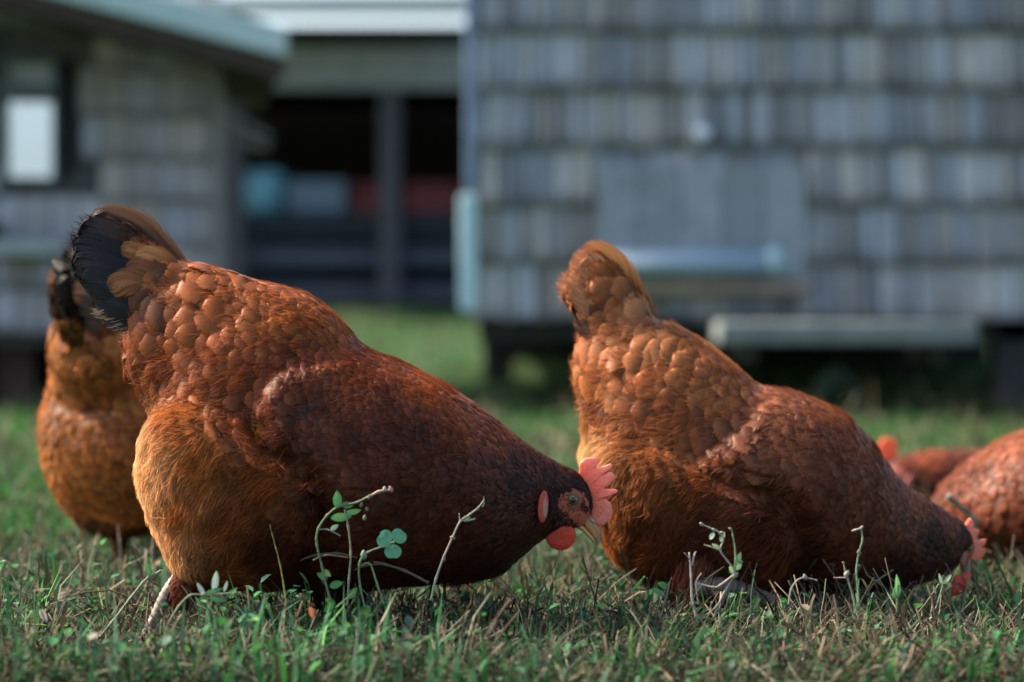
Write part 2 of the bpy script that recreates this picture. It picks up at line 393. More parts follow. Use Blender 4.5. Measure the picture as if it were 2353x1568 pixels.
def barn():
    Y = 13.0; s = FPX/Y
    X = lambda px: (px-1176.5)/s
    Z = lambda py: H-(py-HOR)/s
    root = empty("open_barn", (X(780), Y, ground_z(X(780), Y))); off = (X(780), Y, ground_z(X(780), Y))
    tag(root, "open-fronted barn in the gap between the sheds, pale roof over a dark interior", "barn")
    x0, x1 = X(250), X(1500)
    a = Acc()
    V = [(x0, Y-.9, Z(64)), (X(1092), Y-.9, Z(58)), (x0, Y-.9, Z(40)), (X(1092), Y-.9, Z(34)), (x0, Y+4, Z(-190)), (X(1092), Y+4, Z(-190)), (x0, Y+4, Z(-160)), (X(1092), Y+4, Z(-160))]
    a.add(V, [(0, 1, 3, 2), (2, 3, 5, 4), (4, 5, 7, 6), (0, 6, 7, 1), (0, 2, 4, 6), (1, 7, 5, 3)], (.62, .66, .62)); a.build("roof", M_METAL, root, False, off)
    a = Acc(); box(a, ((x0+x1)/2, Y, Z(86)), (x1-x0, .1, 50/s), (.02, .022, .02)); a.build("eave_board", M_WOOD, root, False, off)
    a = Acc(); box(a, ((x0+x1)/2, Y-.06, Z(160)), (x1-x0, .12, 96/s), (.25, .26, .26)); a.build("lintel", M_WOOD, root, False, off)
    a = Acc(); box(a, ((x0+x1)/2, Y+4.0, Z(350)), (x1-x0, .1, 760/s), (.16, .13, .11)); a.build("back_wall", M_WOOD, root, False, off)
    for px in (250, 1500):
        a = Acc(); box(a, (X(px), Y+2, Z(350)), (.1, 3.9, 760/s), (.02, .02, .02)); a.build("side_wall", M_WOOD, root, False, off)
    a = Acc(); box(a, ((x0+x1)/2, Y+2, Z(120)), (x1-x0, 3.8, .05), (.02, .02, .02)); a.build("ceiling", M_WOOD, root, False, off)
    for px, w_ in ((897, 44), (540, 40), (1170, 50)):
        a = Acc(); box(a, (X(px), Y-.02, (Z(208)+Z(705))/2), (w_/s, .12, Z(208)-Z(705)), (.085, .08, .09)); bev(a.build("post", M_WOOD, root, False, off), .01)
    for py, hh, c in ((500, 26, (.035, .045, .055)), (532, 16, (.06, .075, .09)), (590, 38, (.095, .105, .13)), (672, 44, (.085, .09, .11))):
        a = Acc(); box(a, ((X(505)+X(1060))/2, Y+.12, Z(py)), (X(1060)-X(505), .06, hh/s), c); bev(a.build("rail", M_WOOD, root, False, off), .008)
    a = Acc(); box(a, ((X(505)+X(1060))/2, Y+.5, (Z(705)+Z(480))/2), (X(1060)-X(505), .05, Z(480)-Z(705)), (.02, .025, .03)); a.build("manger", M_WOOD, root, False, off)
    for k, (pa, pb) in enumerate((((510, 262), (625, 320)), ((510, 298), (620, 345)))):
        a = Acc(); tube(a, [(X(pa[0]), Y-.1, Z(pa[1])), (X(pb[0]), Y-.1, Z(pb[1]))], .022, (.15, .14, .13), 6); a.build("brace", M_WOOD, root, False, off)
    # things standing on the manger shelf
    a = Acc(); yy = Y+.35; c = Vector((X(595), yy, Z(484)))
    r0 = empty("water_drum", c); tag(r0, "light blue plastic drum at the left end of the barn shelf", "drum")
    R = 46/s; hh = 98/s
    tube(a, [(0, 0, z*hh) for z in (0, .02, .3, .33, .64, .67, .95, 1)], [R*.92, R, R, R*1.04, R*1.04, R, R*.98, R*.8], (.20, .46, .56), 24); a.build("barrel", M_PAINT, r0)
    a = Acc(); tube(a, [(R*.4, 0, hh), (R*.4, 0, hh*1.05)], R*.2, (.15, .3, .36), 12); a.build("cap", M_PAINT, r0)
    c = Vector((X(720), yy, Z(484))); r0 = empty("storage_crate", c); tag(r0, "pale blue-grey crate on the barn shelf beside the blue drum", "crate")
    a = Acc(); W = 130/s; Hh = 74/s
    for zz in (.12, .37, .62, .87): box(a, (0, 0, Hh*zz), (W, .3, Hh*.2), (.20, .27, .35))
    bev(a.build("slatted_side", M_PAINT, r0, False), .004)
    a = Acc(); box(a, (0, 0, Hh*.5), (W*.97, .27, Hh*.9), (.12, .16, .2)); a.build("inner_box", M_PAINT, r0, False)
    for px, wd, lab in ((835, 76, "dull red board panel left of the barn's centre post"), (990, 122, "dull red board panel between the barn's centre post and the shingle shed")):
        c = Vector((X(px), yy, Z(484))); r0 = empty("red_panel", c); tag(r0, lab, "panel", "red panels in the barn")
        a = Acc()
        for k in range(3): box(a, (0, 0, (10+k*24)/s), (wd/s, .05, 22/s), np.array((.26, .055, .05))*(1-.1*k))
        bev(a.build("boards", M_PAINT, r0, False), .004)
        a = Acc(); box(a, (wd/s*.4, -.035, 35/s), (.03, .02, 72/s), (.2, .05, .045)); a.build("batten", M_PAINT, r0, False)
barn()

# ------------------------------------------------------------------ hens
def poly_sd(px, py, poly):
    """signed distance to a polygon, positive inside"""
    poly = np.array(poly, float); n = len(poly); d = np.full(px.shape, 1e9); ins = np.zeros(px.shape, bool)
    for i in range(n):
        a = poly[i]; b = poly[(i+1) % n]; e = b-a; w0 = px-a[0]; w1 = py-a[1]
        t = np.clip((w0*e[0]+w1*e[1])/(e@e), 0, 1); d = np.minimum(d, np.hypot(w0-t*e[0], w1-t*e[1]))
        c = ((a[1] > py) != (b[1] > py)) & (px < (b[0]-a[0])*(py-a[1])/((b[1]-a[1])+1e-9)+a[0]); ins ^= c
    return np.where(ins, d, -d)
def sstep(x): x = np.clip(x, 0, 1); return x*x*(3-2*x)

def idw(ctrl_uv, vals, q, p=3.2):
    d = np.hypot(q[:, None, 0]-ctrl_uv[None, :, 0], q[:, None, 1]-ctrl_uv[None, :, 1])+6
    w_ = d**-p; w_ /= w_.sum(1, keepdims=True); return w_@vals

TS = (0, .2, .4, .56, .68, .79, .88, .95, 1.0)
class Hen:
    def __init__(s, name, label, Y0, base, spec, group="brown hens foraging on the grass"):
        """works in picture units: x = u, y = depth (- towards us), z = -v; k metres per unit"""
        s.k = Y0/FPX; s.base = base; s.spec = spec
        loc = P(base[0], base[1], Y0)
        s.root = empty(name, loc); tag(s.root, label, "hen", group)
    def out(s, acc, name, mat, parent=None, smooth=True):
        V = np.concatenate(acc.v); V = V.astype(np.float32)
        V[:, 0] -= s.base[0]; V[:, 2] += s.base[1]; V *= s.k
        acc.v = [V]
        return acc.build(name, mat, parent or s.root, smooth)
    def body(s):
        sp = s.spec; st = np.array([(*a, *b, w_, yo) for a, b, w_, yo in sp['st']], float)
        R = smooth_pts(st, 6); n = len(R); M = 56
        th = np.linspace(0, 2*math.pi, M, endpoint=False); c = np.cos(th); sn = np.sin(th)
        hl = np.hypot(R[:, 0:1]-R[:, 2:3], R[:, 1:2]-R[:, 3:4])/2; ins = 1-np.clip(sp.get('inset', 7)/hl, 0, .12)*np.clip((hl-70)/60, 0, 1)
        U = (R[:, 0:1]+R[:, 2:3])/2+(R[:, 0:1]-R[:, 2:3])/2*c*ins; Vv = (R[:, 1:2]+R[:, 3:4])/2+(R[:, 1:2]-R[:, 3:4])/2*c*ins
        prof = np.sign(sn)*np.abs(sn)**0.82
        D = R[:, 4:5]*prof
        amp = np.abs(sn)[None, :]**.6
        for poly, h, wd, um in sp['bulge']:
            D = D+np.sign(sn)*h*sstep(poly_sd(U, Vv, poly)/wd)*amp*(sstep((um-U)/320) if um > 0 else 1)
        D = D+R[:, 5:6]
        pts = np.stack([U, D, -Vv], -1).reshape(-1, 3)
        f = grid_faces(n, M, True); f.append(tuple(range(M))[::-1]); f.append(tuple((n-1)*M+j for j in range(M)))
        s.bp = pts; s.bf = f
        s.bvh = BVHTree.FromPolygons([Vector(p) for p in pts], f)
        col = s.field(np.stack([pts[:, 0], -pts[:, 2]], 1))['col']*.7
        if 'skin' in sp:
            m = sstep(poly_sd(pts[:, 0], -pts[:, 2], sp['skin'])/7+.5)[:, None]; col = col*(1-m)+m*np.array(sp['skin_col'])
        a = Acc(); a.add(pts, f, col); s.body_obj = s.out(a, "body", M_SKINBODY)
    def field(s, q):
        C = s.spec['ctrl']; uv = np.array([c[:2] for c in C], float)
        # u v dx dy W L r g b fluff
        val = np.array([c[2:10] for c in C], float)
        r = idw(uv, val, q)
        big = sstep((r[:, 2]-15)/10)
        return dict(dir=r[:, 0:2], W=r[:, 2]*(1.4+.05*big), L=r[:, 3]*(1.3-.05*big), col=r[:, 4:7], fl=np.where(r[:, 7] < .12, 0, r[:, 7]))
    def samples(s, n):
        tri = []
        for f in s.bf[:-2]: tri += [(f[0], f[1], f[2]), (f[0], f[2], f[3])]
        tri = np.array(tri); A = s.bp[tri[:, 0]]; B = s.bp[tri[:, 1]]; Cc = s.bp[tri[:, 2]]
        cr = np.cross(B-A, Cc-A); ar = np.linalg.norm(cr, axis=1)
        i = rng.choice(len(tri), n, p=ar/ar.sum()); r1 = np.sqrt(rng.random(n))[:, None]; r2 = rng.random(n)[:, None]
        return A[i]*(1-r1)+B[i]*r1*(1-r2)+Cc[i]*r1*r2
    def frame(s, p, d2):
        """surface point, outward normal, tangent along the feather flow"""
        loc, nor, _, _ = s.bvh.find_nearest(Vector(p))
        if nor is None: return None
        # outward: away from the mid plane / the axis
        T = Vector((d2[0], 0, -d2[1])); T = T-nor*T.dot(nor)
        if T.length < 1e-3: T = Vector((d2[0], .3, -d2[1]))
        return loc, nor, T.normalized()
    def plumage(s, spacing=.42, ncand=90000, far=1.0):
        sp = s.spec; pts = s.samples(ncand)
        q = np.stack([pts[:, 0], -pts[:, 2]], 1); F = s.field(q)
        keep = rng.random(len(pts)) > F['fl']*1.25
        if 'skin' in sp: keep &= poly_sd(q[:, 0], q[:, 1], sp['skin']) < -2
        # which way do normals point?
        cen = Vector(s.bp.mean(0)); l0, n0, _, _ = s.bvh.find_nearest(cen+Vector((0, -400, 0))); sgn = 1 if n0.y < 0 else -1
        s.sgn = sgn
        cell = {}; accs = {}
        CS = 16.0
        seed_off = random.random()*100
        for i in np.nonzero(keep)[0]:
            W = float(F['W'][i]); p = pts[i]
            r = max(W*spacing*(.82 if W < 20 else 1), 3.4)*(far if p[1] > 20 else 1)
            key = (int(p[0]//CS), int(p[1]//CS), int(p[2]//CS)); k = int(r//CS)+1; ok = True
            for a in range(-k, k+1):
                for b in range(-k, k+1):
                    for c in range(-k, k+1):
                        for o in cell.get((key[0]+a, key[1]+b, key[2]+c), ()):
                            if (o[0]-p[0])**2+(o[1]-p[1])**2+(o[2]-p[2])**2 < r*r: ok = False; break
                        if not ok: break
                    if not ok: break
                if not ok: break
            if not ok: continue
            cell.setdefault(key, []).append(p)
            d = F['dir'][i].copy(); ang = random.gauss(0, .24)+.75*noise.noise(Vector((p[0]*.012, p[2]*.012, seed_off))); ca, sa = math.cos(ang), math.sin(ang)
            d = np.array([d[0]*ca-d[1]*sa, d[0]*sa+d[1]*ca]); d /= np.linalg.norm(d)+1e-6
            Lg = float(F['L'][i])*random.uniform(.8, 1.2); W *= random.uniform(.75, 1.3)
            fr = s.frame(p, d)
            if fr is None: continue
            rows = 9; cols = 7; V = []; Uv = []; pos = Vector(p)
            nv = random.random(); hack = W < 23
            lift = random.uniform(.05, .13)*Lg; pos = fr[0]-fr[2]*Lg*.45
            tw = random.uniform(-.12, .12)
            for ri in range(rows):
                t = TS[ri]
                g = s.frame(pos, d)
                loc, nor, T = g; nor = nor*sgn
                B = nor.cross(T).normalized()
                if hack: wp = math.sin(math.pi*min(1, .12+.88*t)**.8)**.7*.5+.02 if t < 1 else .02
                else: wp = (.34+.16*math.sin(t*math.pi*.5))*math.sqrt(max(1-((t-.55)/.46)**2 if t > .55 else 1, 0.0))+.02
                hgt = 1.5-.035*Lg*(1-t)+lift*math.sin(min(t*1.15, 1)*math.pi*.5)**1.0*t**.6 + (-.35*lift*max(0, t-.75)*4)
                for cj in range(cols):
                    sx = -1+2*cj/(cols-1)
                    dome = -W*.055*sx*sx*(1.0 if not hack else .6)
                    pp = loc+B*(sx*wp*W*(1-.05*abs(sx)*t))+nor*(hgt+dome+sx*tw*W*.4*t)-T*(abs(sx)**2*.07*Lg*(t**3 if not hack else 0))
                    V.append(tuple(pp)); Uv.append((sx, t, nv))
                pos = loc+T*(Lg*((TS[ri+1] if ri < rows-1 else 1)-t))
            # colour: own shade, broad patches, occasional dark feather
            pn = noise.noise(Vector((p[0]*.009, p[1]*.009, p[2]*.009+seed_off)))
            kf = 1+(.42 if hack else .15)*random.gauss(0, 1)+.45*pn; kf = max(.4, min(2.3 if hack else 1.6, kf))
            col = F['col'][i]*kf; 
            hue = random.gauss(0, .06); col = col*np.array([1, 1+hue, 1+hue*1.3])
            for (du, dv, rr, dc) in sp.get('spots', ()):
                if (p[0]-du)**2+(-p[2]-dv)**2 < rr*rr*random.uniform(.6, 1.3) and p[1] < 40: col = np.array(dc)*random.uniform(.7, 1.3)
            col = col*np.array([1.0, .86, .62])*1.08
            cc = np.tile(col, (rows*cols, 1))
            part = 'plumage'
            if 'covert' in sp and sp['covert'](p[0], -p[2]): part = 'tail_coverts'
            if 'wing' in sp and poly_sd(np.array(p[0]), np.array(-p[2]), sp['wing']) > 0: part = 'wing' if p[1] < 0 else 'wing_far'
            if 'hackle' in sp and sp['hackle'](p[0], -p[2]): part = 'neck_hackle'
            accs.setdefault(part, Acc()).add(V, GF75, cc, Uv)
        for k, a in accs.items():
            s.out(a, 'wing' if k == 'wing_far' else k, M_FEATHER)
    def fluff(s, n, far=.5, Lk=1.0, wk=1.0, seed=3.3, shag=.5):
        sp = s.spec; pts = s.samples(n*3); q = np.stack([pts[:, 0], -pts[:, 2]], 1); F = s.field(q)
        soft = (F['fl'] < .12)&(F['W'] > 21); prob = np.where(soft, .34, np.clip(F['fl'], 0, 1)**.8)
        prob = np.where(pts[:, 1] > 20, prob*far, prob)
        # a thin fuzz everywhere along the lower edge of the bird
        idx = np.nonzero(rng.random(len(pts)) < prob)[0]; rng.shuffle(idx); idx = idx[:n]
        a = Acc(); VV = []; CC = []; FF = []; nn = 0
        for i in idx:
            p = pts[i]; d = F['dir'][i]
            nz = noise.noise_vector(Vector((p[0]*.018, p[1]*.018+seed, p[2]*.018)))
            n2 = noise.noise_vector(Vector((p[0]*.05+9, p[1]*.05, p[2]*.05+seed)))
            ang = (nz.x*1.0+n2.x*.45)*shag+random.gauss(0, .18); ca, sa = math.cos(ang), math.sin(ang)
            d = np.array([d[0]*ca-d[1]*sa, d[0]*sa+d[1]*ca]); d /= np.linalg.norm(d)+1e-6
            fr = s.frame(p, d)
            loc, nor, T = fr; nor = nor*s.sgn; B = nor.cross(T).normalized()
            Lg = random.uniform(22, 42)*Lk*(1+.5*nz.z); lf = .18+.28*shag*max(-.4, n2.y+nz.y*.6)+random.uniform(0, .14)
            if soft[i]: lf = random.uniform(.12, .22); Lg *= 1.1
            wd = random.uniform(1.0, 2.1)*wk*(.7 if soft[i] else 1)
            roll = random.uniform(-1.2, 1.2); S = (B*math.cos(roll)+nor*math.sin(roll)).normalized()
            bend = B*random.gauss(0, .10)
            base = loc-nor*4; k1 = loc+T*Lg*.4+nor*(lf*Lg*.55+2)+bend*Lg*.3; k2 = loc+T*Lg*.78+nor*(lf*Lg*.75+2)+bend*Lg; k3 = loc+T*Lg*1.05+nor*(lf*Lg*.7+1)+bend*Lg*1.9
            VV += [tuple(base-S*wd*.5), tuple(base+S*wd*.5), tuple(k1-S*wd*.5), tuple(k1+S*wd*.5), tuple(k2-S*wd*.33), tuple(k2+S*wd*.33), tuple(k3)]
            kf = 1+.22*n2.z+.5*nz.y+.22*random.gauss(0, 1); kf = max(.35, kf); col = F['col'][i]*kf
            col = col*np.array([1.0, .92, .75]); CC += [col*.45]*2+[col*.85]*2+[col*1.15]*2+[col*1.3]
            FF += [(nn, nn+1, nn+3, nn+2), (nn+2, nn+3, nn+5, nn+4), (nn+4, nn+5, nn+6)]; nn += 7
        a.add(VV, FF, np.array(CC)); s.out(a, "fluff", M_FLUFF)
    def tail(s, feathers, name="tail"):
        """feathers: (centre line [(u,v,d)...], half width, tip width factor, colour root, colour tip, edge colour)"""
        a = Acc()
        for (cl, hw, c0, c1, edge) in feathers:
            pts = smooth_pts(cl, 5); m = len(pts); nc = 9; V = []; C = []; U = []; rv = random.random()
            for i in range(m):
                t = i/(m-1); T = pts[min(i+1, m-1)]-pts[max(i-1, 0)]
                T3 = Vector((T[0], T[2], -T[1])).normalized(); S = Vector((0, 1, 0)).cross(T3).normalized()
                wv = hw*1.3*(.35+.65*math.sin(min(1, t*1.6)*math.pi/2))*math.sqrt(max(0, 1-max(0, (t-.66)/.341)**2.0))+1.0
                for j in range(nc):
                    sx = -1+2*j/(nc-1)
                    rag = 1+.05*noise.noise(Vector((i*1.7, sx*3, rv*50)))
                    p = Vector((pts[i][0], pts[i][2], -pts[i][1]))+S*(sx*wv*rag)+Vector((0, 1, 0))*((abs(sx)**1.5)*hw*.09*(1 if cl[0][2] <= 0 else -1))
                    V.append(tuple(p)); c = np.array(c0)*(1-t)+np.array(c1)*t
                    if edge is not None and sx*edge[0] > .45: c = np.array(edge[1])
                    if abs(sx) < .12: c = c*1.35+.006
                    C.append(c); U.append((sx, .5+.5*t, rv))
            a.add(V, grid_faces(m, nc), np.array(C), U)
        o = s.out(a, name, M_TAIL)
        return o
    def plate(s, name, outline, d0, thick, col, mat, lean=(0, 0), cols=None, wav=0):
        """rounded flat lobe (comb, wattle, ear lobe): outline in (u, v), inflated towards its middle"""
        o = smooth_pts(list(outline)+[outline[0]], 3)[:-1]; n = len(o); c = o.mean(0); V = []; C = []; rings = (1.0, .93, .78, .5, .2)
        for side in (-1, 1):
            for r in rings:
                h = thick*math.sqrt(max(0, 1-r**4))*.5
                if r == 1.0: h = thick*.10
                for p in o:
                    q_ = c+(p-c)*r
                    dd = d0+side*h+lean[0]*(q_[0]-c[0])+lean[1]*(q_[1]-c[1])+wav*math.sin(q_[1]*.12+q_[0]*.07)
                    V.append((q_[0], dd, -q_[1])); cc = np.array(col)
                    if cols: cc = np.array(cols(q_[0], q_[1]))
                    C.append(cc)
        f = []; R_ = len(rings)
        for sd in range(2):
            b0 = sd*R_*n
            for i in range(R_-1):
                for j in range(n):
                    k = (j+1) % n; f.append((b0+i*n+j, b0+i*n+k, b0+(i+1)*n+k, b0+(i+1)*n+j))
            f.append(tuple(b0+(R_-1)*n+j for j in range(n)))
        for j in range(n):
            k = (j+1) % n; f.append((j, k, R_*n+k, R_*n+j))
        a = Acc(); a.add(V, f, np.array(C)); ob = s.out(a, name, mat)
        me = ob.data; bm = bmesh.new(); bm.from_mesh(me); bmesh.ops.recalc_face_normals(bm, faces=bm.faces); bm.to_mesh(me); bm.free()
        return ob
    def fan_plate(s, name, spine, outline, d0, thick, col, mat, lean=(0, 0), cols=None):
        """a flat serrated comb: strips between a base line and the outline"""
        m = 90
        def res(l, closed=False):
            l = np.array(l, float); dd = np.r_[0, np.cumsum(np.hypot(*np.diff(l, axis=0).T))]; t = np.linspace(0, dd[-1], m)
            return np.stack([np.interp(t, dd, l[:, 0]), np.interp(t, dd, l[:, 1])], 1)
        b = res(smooth_pts(spine, 4)); o = res(smooth_pts(outline, 4)); V = []; C = []; rows = (0, .25, .5, .75, .92, 1.0)
        for side in (-1, 1):
            for t in rows:
                for i in range(m):
                    q_ = b[i]*(1-t)+o[i]*t; h = thick*.5*(1-.55*t)*(1 if t < 1 else .25)
                    V.append((q_[0], d0+side*h+lean[0]*(q_[0]-b[0][0])+lean[1]*(q_[1]-b[0][1]), -q_[1])); C.append(cols(q_[0], q_[1]) if cols else col)
        f = []; R_ = len(rows)
        for sd in range(2):
            o0 = sd*R_*m
            for i in range(R_-1):
                for j in range(m-1): f.append((o0+i*m+j, o0+i*m+j+1, o0+(i+1)*m+j+1, o0+(i+1)*m+j))
        for j in range(m-1): f.append(((R_-1)*m+j, (R_-1)*m+j+1, (2*R_-1)*m+j+1, (2*R_-1)*m+j))
        a = Acc(); a.add(V, f, np.array(C, dtype=float)); ob = s.out(a, name, mat)
        me = ob.data; bm = bmesh.new(); bm.from_mesh(me); bmesh.ops.recalc_face_normals(bm, faces=bm.faces); bm.to_mesh(me); bm.free()
        return ob
    def limb(s, name, pts, rad, col, mat=None, n=12, cols=None, parent=None):
        a = Acc(); p3 = smooth_pts([(p[0], p[1], p[2]) for p in pts], 4); rr = smooth_pts([(r, 0) for r in rad], 4)[:, 0]
        tube(a, [(p[0], p[2], -p[1]) for p in p3], list(rr), col, n); return a
    def leg(s, shank, rad, foot, toes, col, thigh=None):
        """shank line (u,v,d); toes: list of end points of the toes from the foot"""
        a = Acc(); p3 = smooth_pts(shank, 11); rr = smooth_pts([(r, 0) for r in rad], 11)[:, 0]; m_ = len(p3)
        tube(a, [(p[0], p[2], -p[1]) for p in p3], [r*(1.03 if i % 2 else .94) for i, r in enumerate(rr)], col, 12, cols=[np.array(col)*(1.1 if i % 2 else .6)*random.uniform(.85, 1.1) for i in range(m_)])
        f = shank[-1]
        for tt in toes:
            mid = ((f[0]+tt[0])/2, (f[1]+tt[1])/2-6, (f[2]+tt[2])/2)
            p3 = smooth_pts([f, mid, tt], 5); m = len(p3); r0 = rad[-1]*.62
            tube(a, [(p[0], p[2], -p[1]) for p in p3], [r0*(1-.45*i/(m-1))*(1+.10*math.sin(i*2.2)) for i in range(m)], col, 10)
            e = np.array(tt); dr = np.array(tt)-np.array(mid); dr /= np.linalg.norm(dr)
            cl = [e, e+dr*7+np.array((0, 2, 0)), e+dr*13+np.array((0, 7, 0))]
            tube(a, [(p[0], p[2], -p[1]) for p in cl], [r0*.5, r0*.38, .5], np.array((.22, .18, .15)), 8)
        return s.out(a, "leg", M_LEG)
    def eye(s, u, v, d, r, away=False):
        sg = 1 if away else -1
        a = Acc(); V = []; C = []; n = 24; m = 11
        for i in range(m):
            ph = math.pi/2*i/(m-1)
            for j in range(n):
                th = 2*math.pi*j/n; rr = r*math.sin(ph)
                V.append((u+rr*math.cos(th), d+sg*r*.75*math.cos(ph), -v+rr*math.sin(th)))
                q_ = rr/r
                C.append((.004, .004, .004) if q_ < .5 else ((.13, .085, .018) if q_ < .90 else (.04, .022, .015)))
        a.add(V, grid_faces(m, n, True), np.array(C)); o = s.out(a, "eye", M_EYE)
        a = Acc(); R2 = r*1.12
        tube(a, [(u+R2*math.cos(t), d+sg*r*.10, -v+R2*.95*math.sin(t)) for t in np.linspace(0, 2*math.pi, 25)], r*.20, (.34, .14, .10), 8, cap=False)
        tube(a, [(u+R2*1.3*math.cos(t), d, -v+R2*1.2*math.sin(t)) for t in np.linspace(0, 2*math.pi, 25)], r*.16, (.40, .15, .11), 8, cap=False)
        s.out(a, "eyelid", M_COMB)
        return o
GF75 = grid_faces(9, 7)

# ---- hen A, the near one
def ctrlA(k=1.0, g=0.0):
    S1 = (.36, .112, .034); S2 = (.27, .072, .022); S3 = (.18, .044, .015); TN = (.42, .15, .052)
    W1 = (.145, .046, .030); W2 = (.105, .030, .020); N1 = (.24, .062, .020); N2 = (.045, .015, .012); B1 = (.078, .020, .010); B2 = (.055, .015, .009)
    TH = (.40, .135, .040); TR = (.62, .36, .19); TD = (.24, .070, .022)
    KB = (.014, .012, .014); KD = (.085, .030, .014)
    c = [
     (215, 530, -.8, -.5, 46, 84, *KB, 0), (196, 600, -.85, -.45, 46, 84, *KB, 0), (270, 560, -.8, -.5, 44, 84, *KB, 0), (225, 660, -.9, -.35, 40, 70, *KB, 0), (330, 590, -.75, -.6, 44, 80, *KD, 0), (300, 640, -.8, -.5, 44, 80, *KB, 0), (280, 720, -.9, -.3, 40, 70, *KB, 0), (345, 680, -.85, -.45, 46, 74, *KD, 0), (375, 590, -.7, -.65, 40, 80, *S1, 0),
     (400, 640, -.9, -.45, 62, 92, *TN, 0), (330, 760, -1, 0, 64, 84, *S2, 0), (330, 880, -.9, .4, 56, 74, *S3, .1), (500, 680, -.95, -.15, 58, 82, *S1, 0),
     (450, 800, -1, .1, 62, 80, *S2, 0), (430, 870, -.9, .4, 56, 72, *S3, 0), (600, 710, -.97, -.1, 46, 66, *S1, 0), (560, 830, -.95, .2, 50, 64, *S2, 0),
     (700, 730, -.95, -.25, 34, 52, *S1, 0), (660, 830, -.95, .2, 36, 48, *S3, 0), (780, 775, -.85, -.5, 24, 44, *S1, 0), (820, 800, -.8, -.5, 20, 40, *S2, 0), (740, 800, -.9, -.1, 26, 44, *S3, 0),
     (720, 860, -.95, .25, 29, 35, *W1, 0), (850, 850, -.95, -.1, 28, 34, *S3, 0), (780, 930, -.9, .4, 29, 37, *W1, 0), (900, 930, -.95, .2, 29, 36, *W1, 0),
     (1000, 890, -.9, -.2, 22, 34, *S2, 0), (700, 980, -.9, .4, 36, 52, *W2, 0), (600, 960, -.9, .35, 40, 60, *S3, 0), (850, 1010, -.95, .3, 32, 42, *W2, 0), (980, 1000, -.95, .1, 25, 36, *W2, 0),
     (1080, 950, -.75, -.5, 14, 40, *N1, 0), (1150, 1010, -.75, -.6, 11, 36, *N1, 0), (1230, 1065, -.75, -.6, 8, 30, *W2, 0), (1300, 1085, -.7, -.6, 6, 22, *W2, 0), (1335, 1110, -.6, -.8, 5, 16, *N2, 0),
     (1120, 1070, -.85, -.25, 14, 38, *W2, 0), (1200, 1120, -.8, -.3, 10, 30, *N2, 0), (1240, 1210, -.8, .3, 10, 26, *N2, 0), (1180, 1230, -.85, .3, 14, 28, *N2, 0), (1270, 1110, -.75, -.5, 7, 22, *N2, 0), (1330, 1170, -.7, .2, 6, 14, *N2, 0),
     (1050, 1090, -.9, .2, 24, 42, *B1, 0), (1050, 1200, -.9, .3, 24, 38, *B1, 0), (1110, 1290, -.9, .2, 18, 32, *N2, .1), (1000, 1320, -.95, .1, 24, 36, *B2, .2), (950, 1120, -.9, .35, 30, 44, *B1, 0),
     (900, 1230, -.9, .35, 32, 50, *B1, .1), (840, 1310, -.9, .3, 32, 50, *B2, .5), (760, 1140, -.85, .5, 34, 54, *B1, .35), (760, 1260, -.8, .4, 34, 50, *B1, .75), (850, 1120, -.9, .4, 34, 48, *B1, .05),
     (322, 1095, -.5, .85, 30, 40, .72, .47, .29, 1), (332, 1150, -.4, .9, 30, 40, .72, .47, .29, 1), (358, 1205, -.3, .95, 30, 40, .70, .44, .26, 1), (384, 1252, -.2, .95, 30, 40, .62, .36, .20, 1), (338, 1015, -.5, .85, 30, 40, .72, .48, .30, 1),  # rim light on the rear edge put into colour, over naturally paler fluff
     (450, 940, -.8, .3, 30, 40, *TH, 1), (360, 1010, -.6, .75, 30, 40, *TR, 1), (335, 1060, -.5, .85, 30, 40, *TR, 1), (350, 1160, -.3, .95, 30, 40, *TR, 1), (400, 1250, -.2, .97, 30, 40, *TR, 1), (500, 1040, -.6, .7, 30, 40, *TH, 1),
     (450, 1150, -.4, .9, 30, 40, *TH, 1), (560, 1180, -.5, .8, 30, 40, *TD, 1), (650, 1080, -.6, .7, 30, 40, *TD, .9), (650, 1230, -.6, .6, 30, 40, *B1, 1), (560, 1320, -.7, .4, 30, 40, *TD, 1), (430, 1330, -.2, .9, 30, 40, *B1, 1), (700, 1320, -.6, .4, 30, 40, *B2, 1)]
    if k != 1.0 or g:
        c = [(*x[:6], x[6]*k, x[7]*k*(1+g), x[8]*k*(1+g), x[9]) for x in c]
    return c
THIGH_A = [(330, 985), (380, 925), (450, 905), (540, 935), (620, 985), (700, 1050), (770, 1090), (760, 1200), (700, 1330), (560, 1420), (380, 1400), (300, 1200), (290, 1050)]
FRONT_A = [(850, 790), (760, 815), (690, 828), (635, 862), (600, 930), (640, 1000), (740, 1085), (800, 1220), (860, 1400), (1400, 1400), (1400, 1000), (1160, 900), (1000, 830), (900, 780)]
WING_A = [(850, 795), (760, 815), (690, 828), (635, 862), (560, 950), (620, 1000), (760, 1070), (900, 1075), (1010, 1050), (1050, 960), (980, 870), (900, 820)]
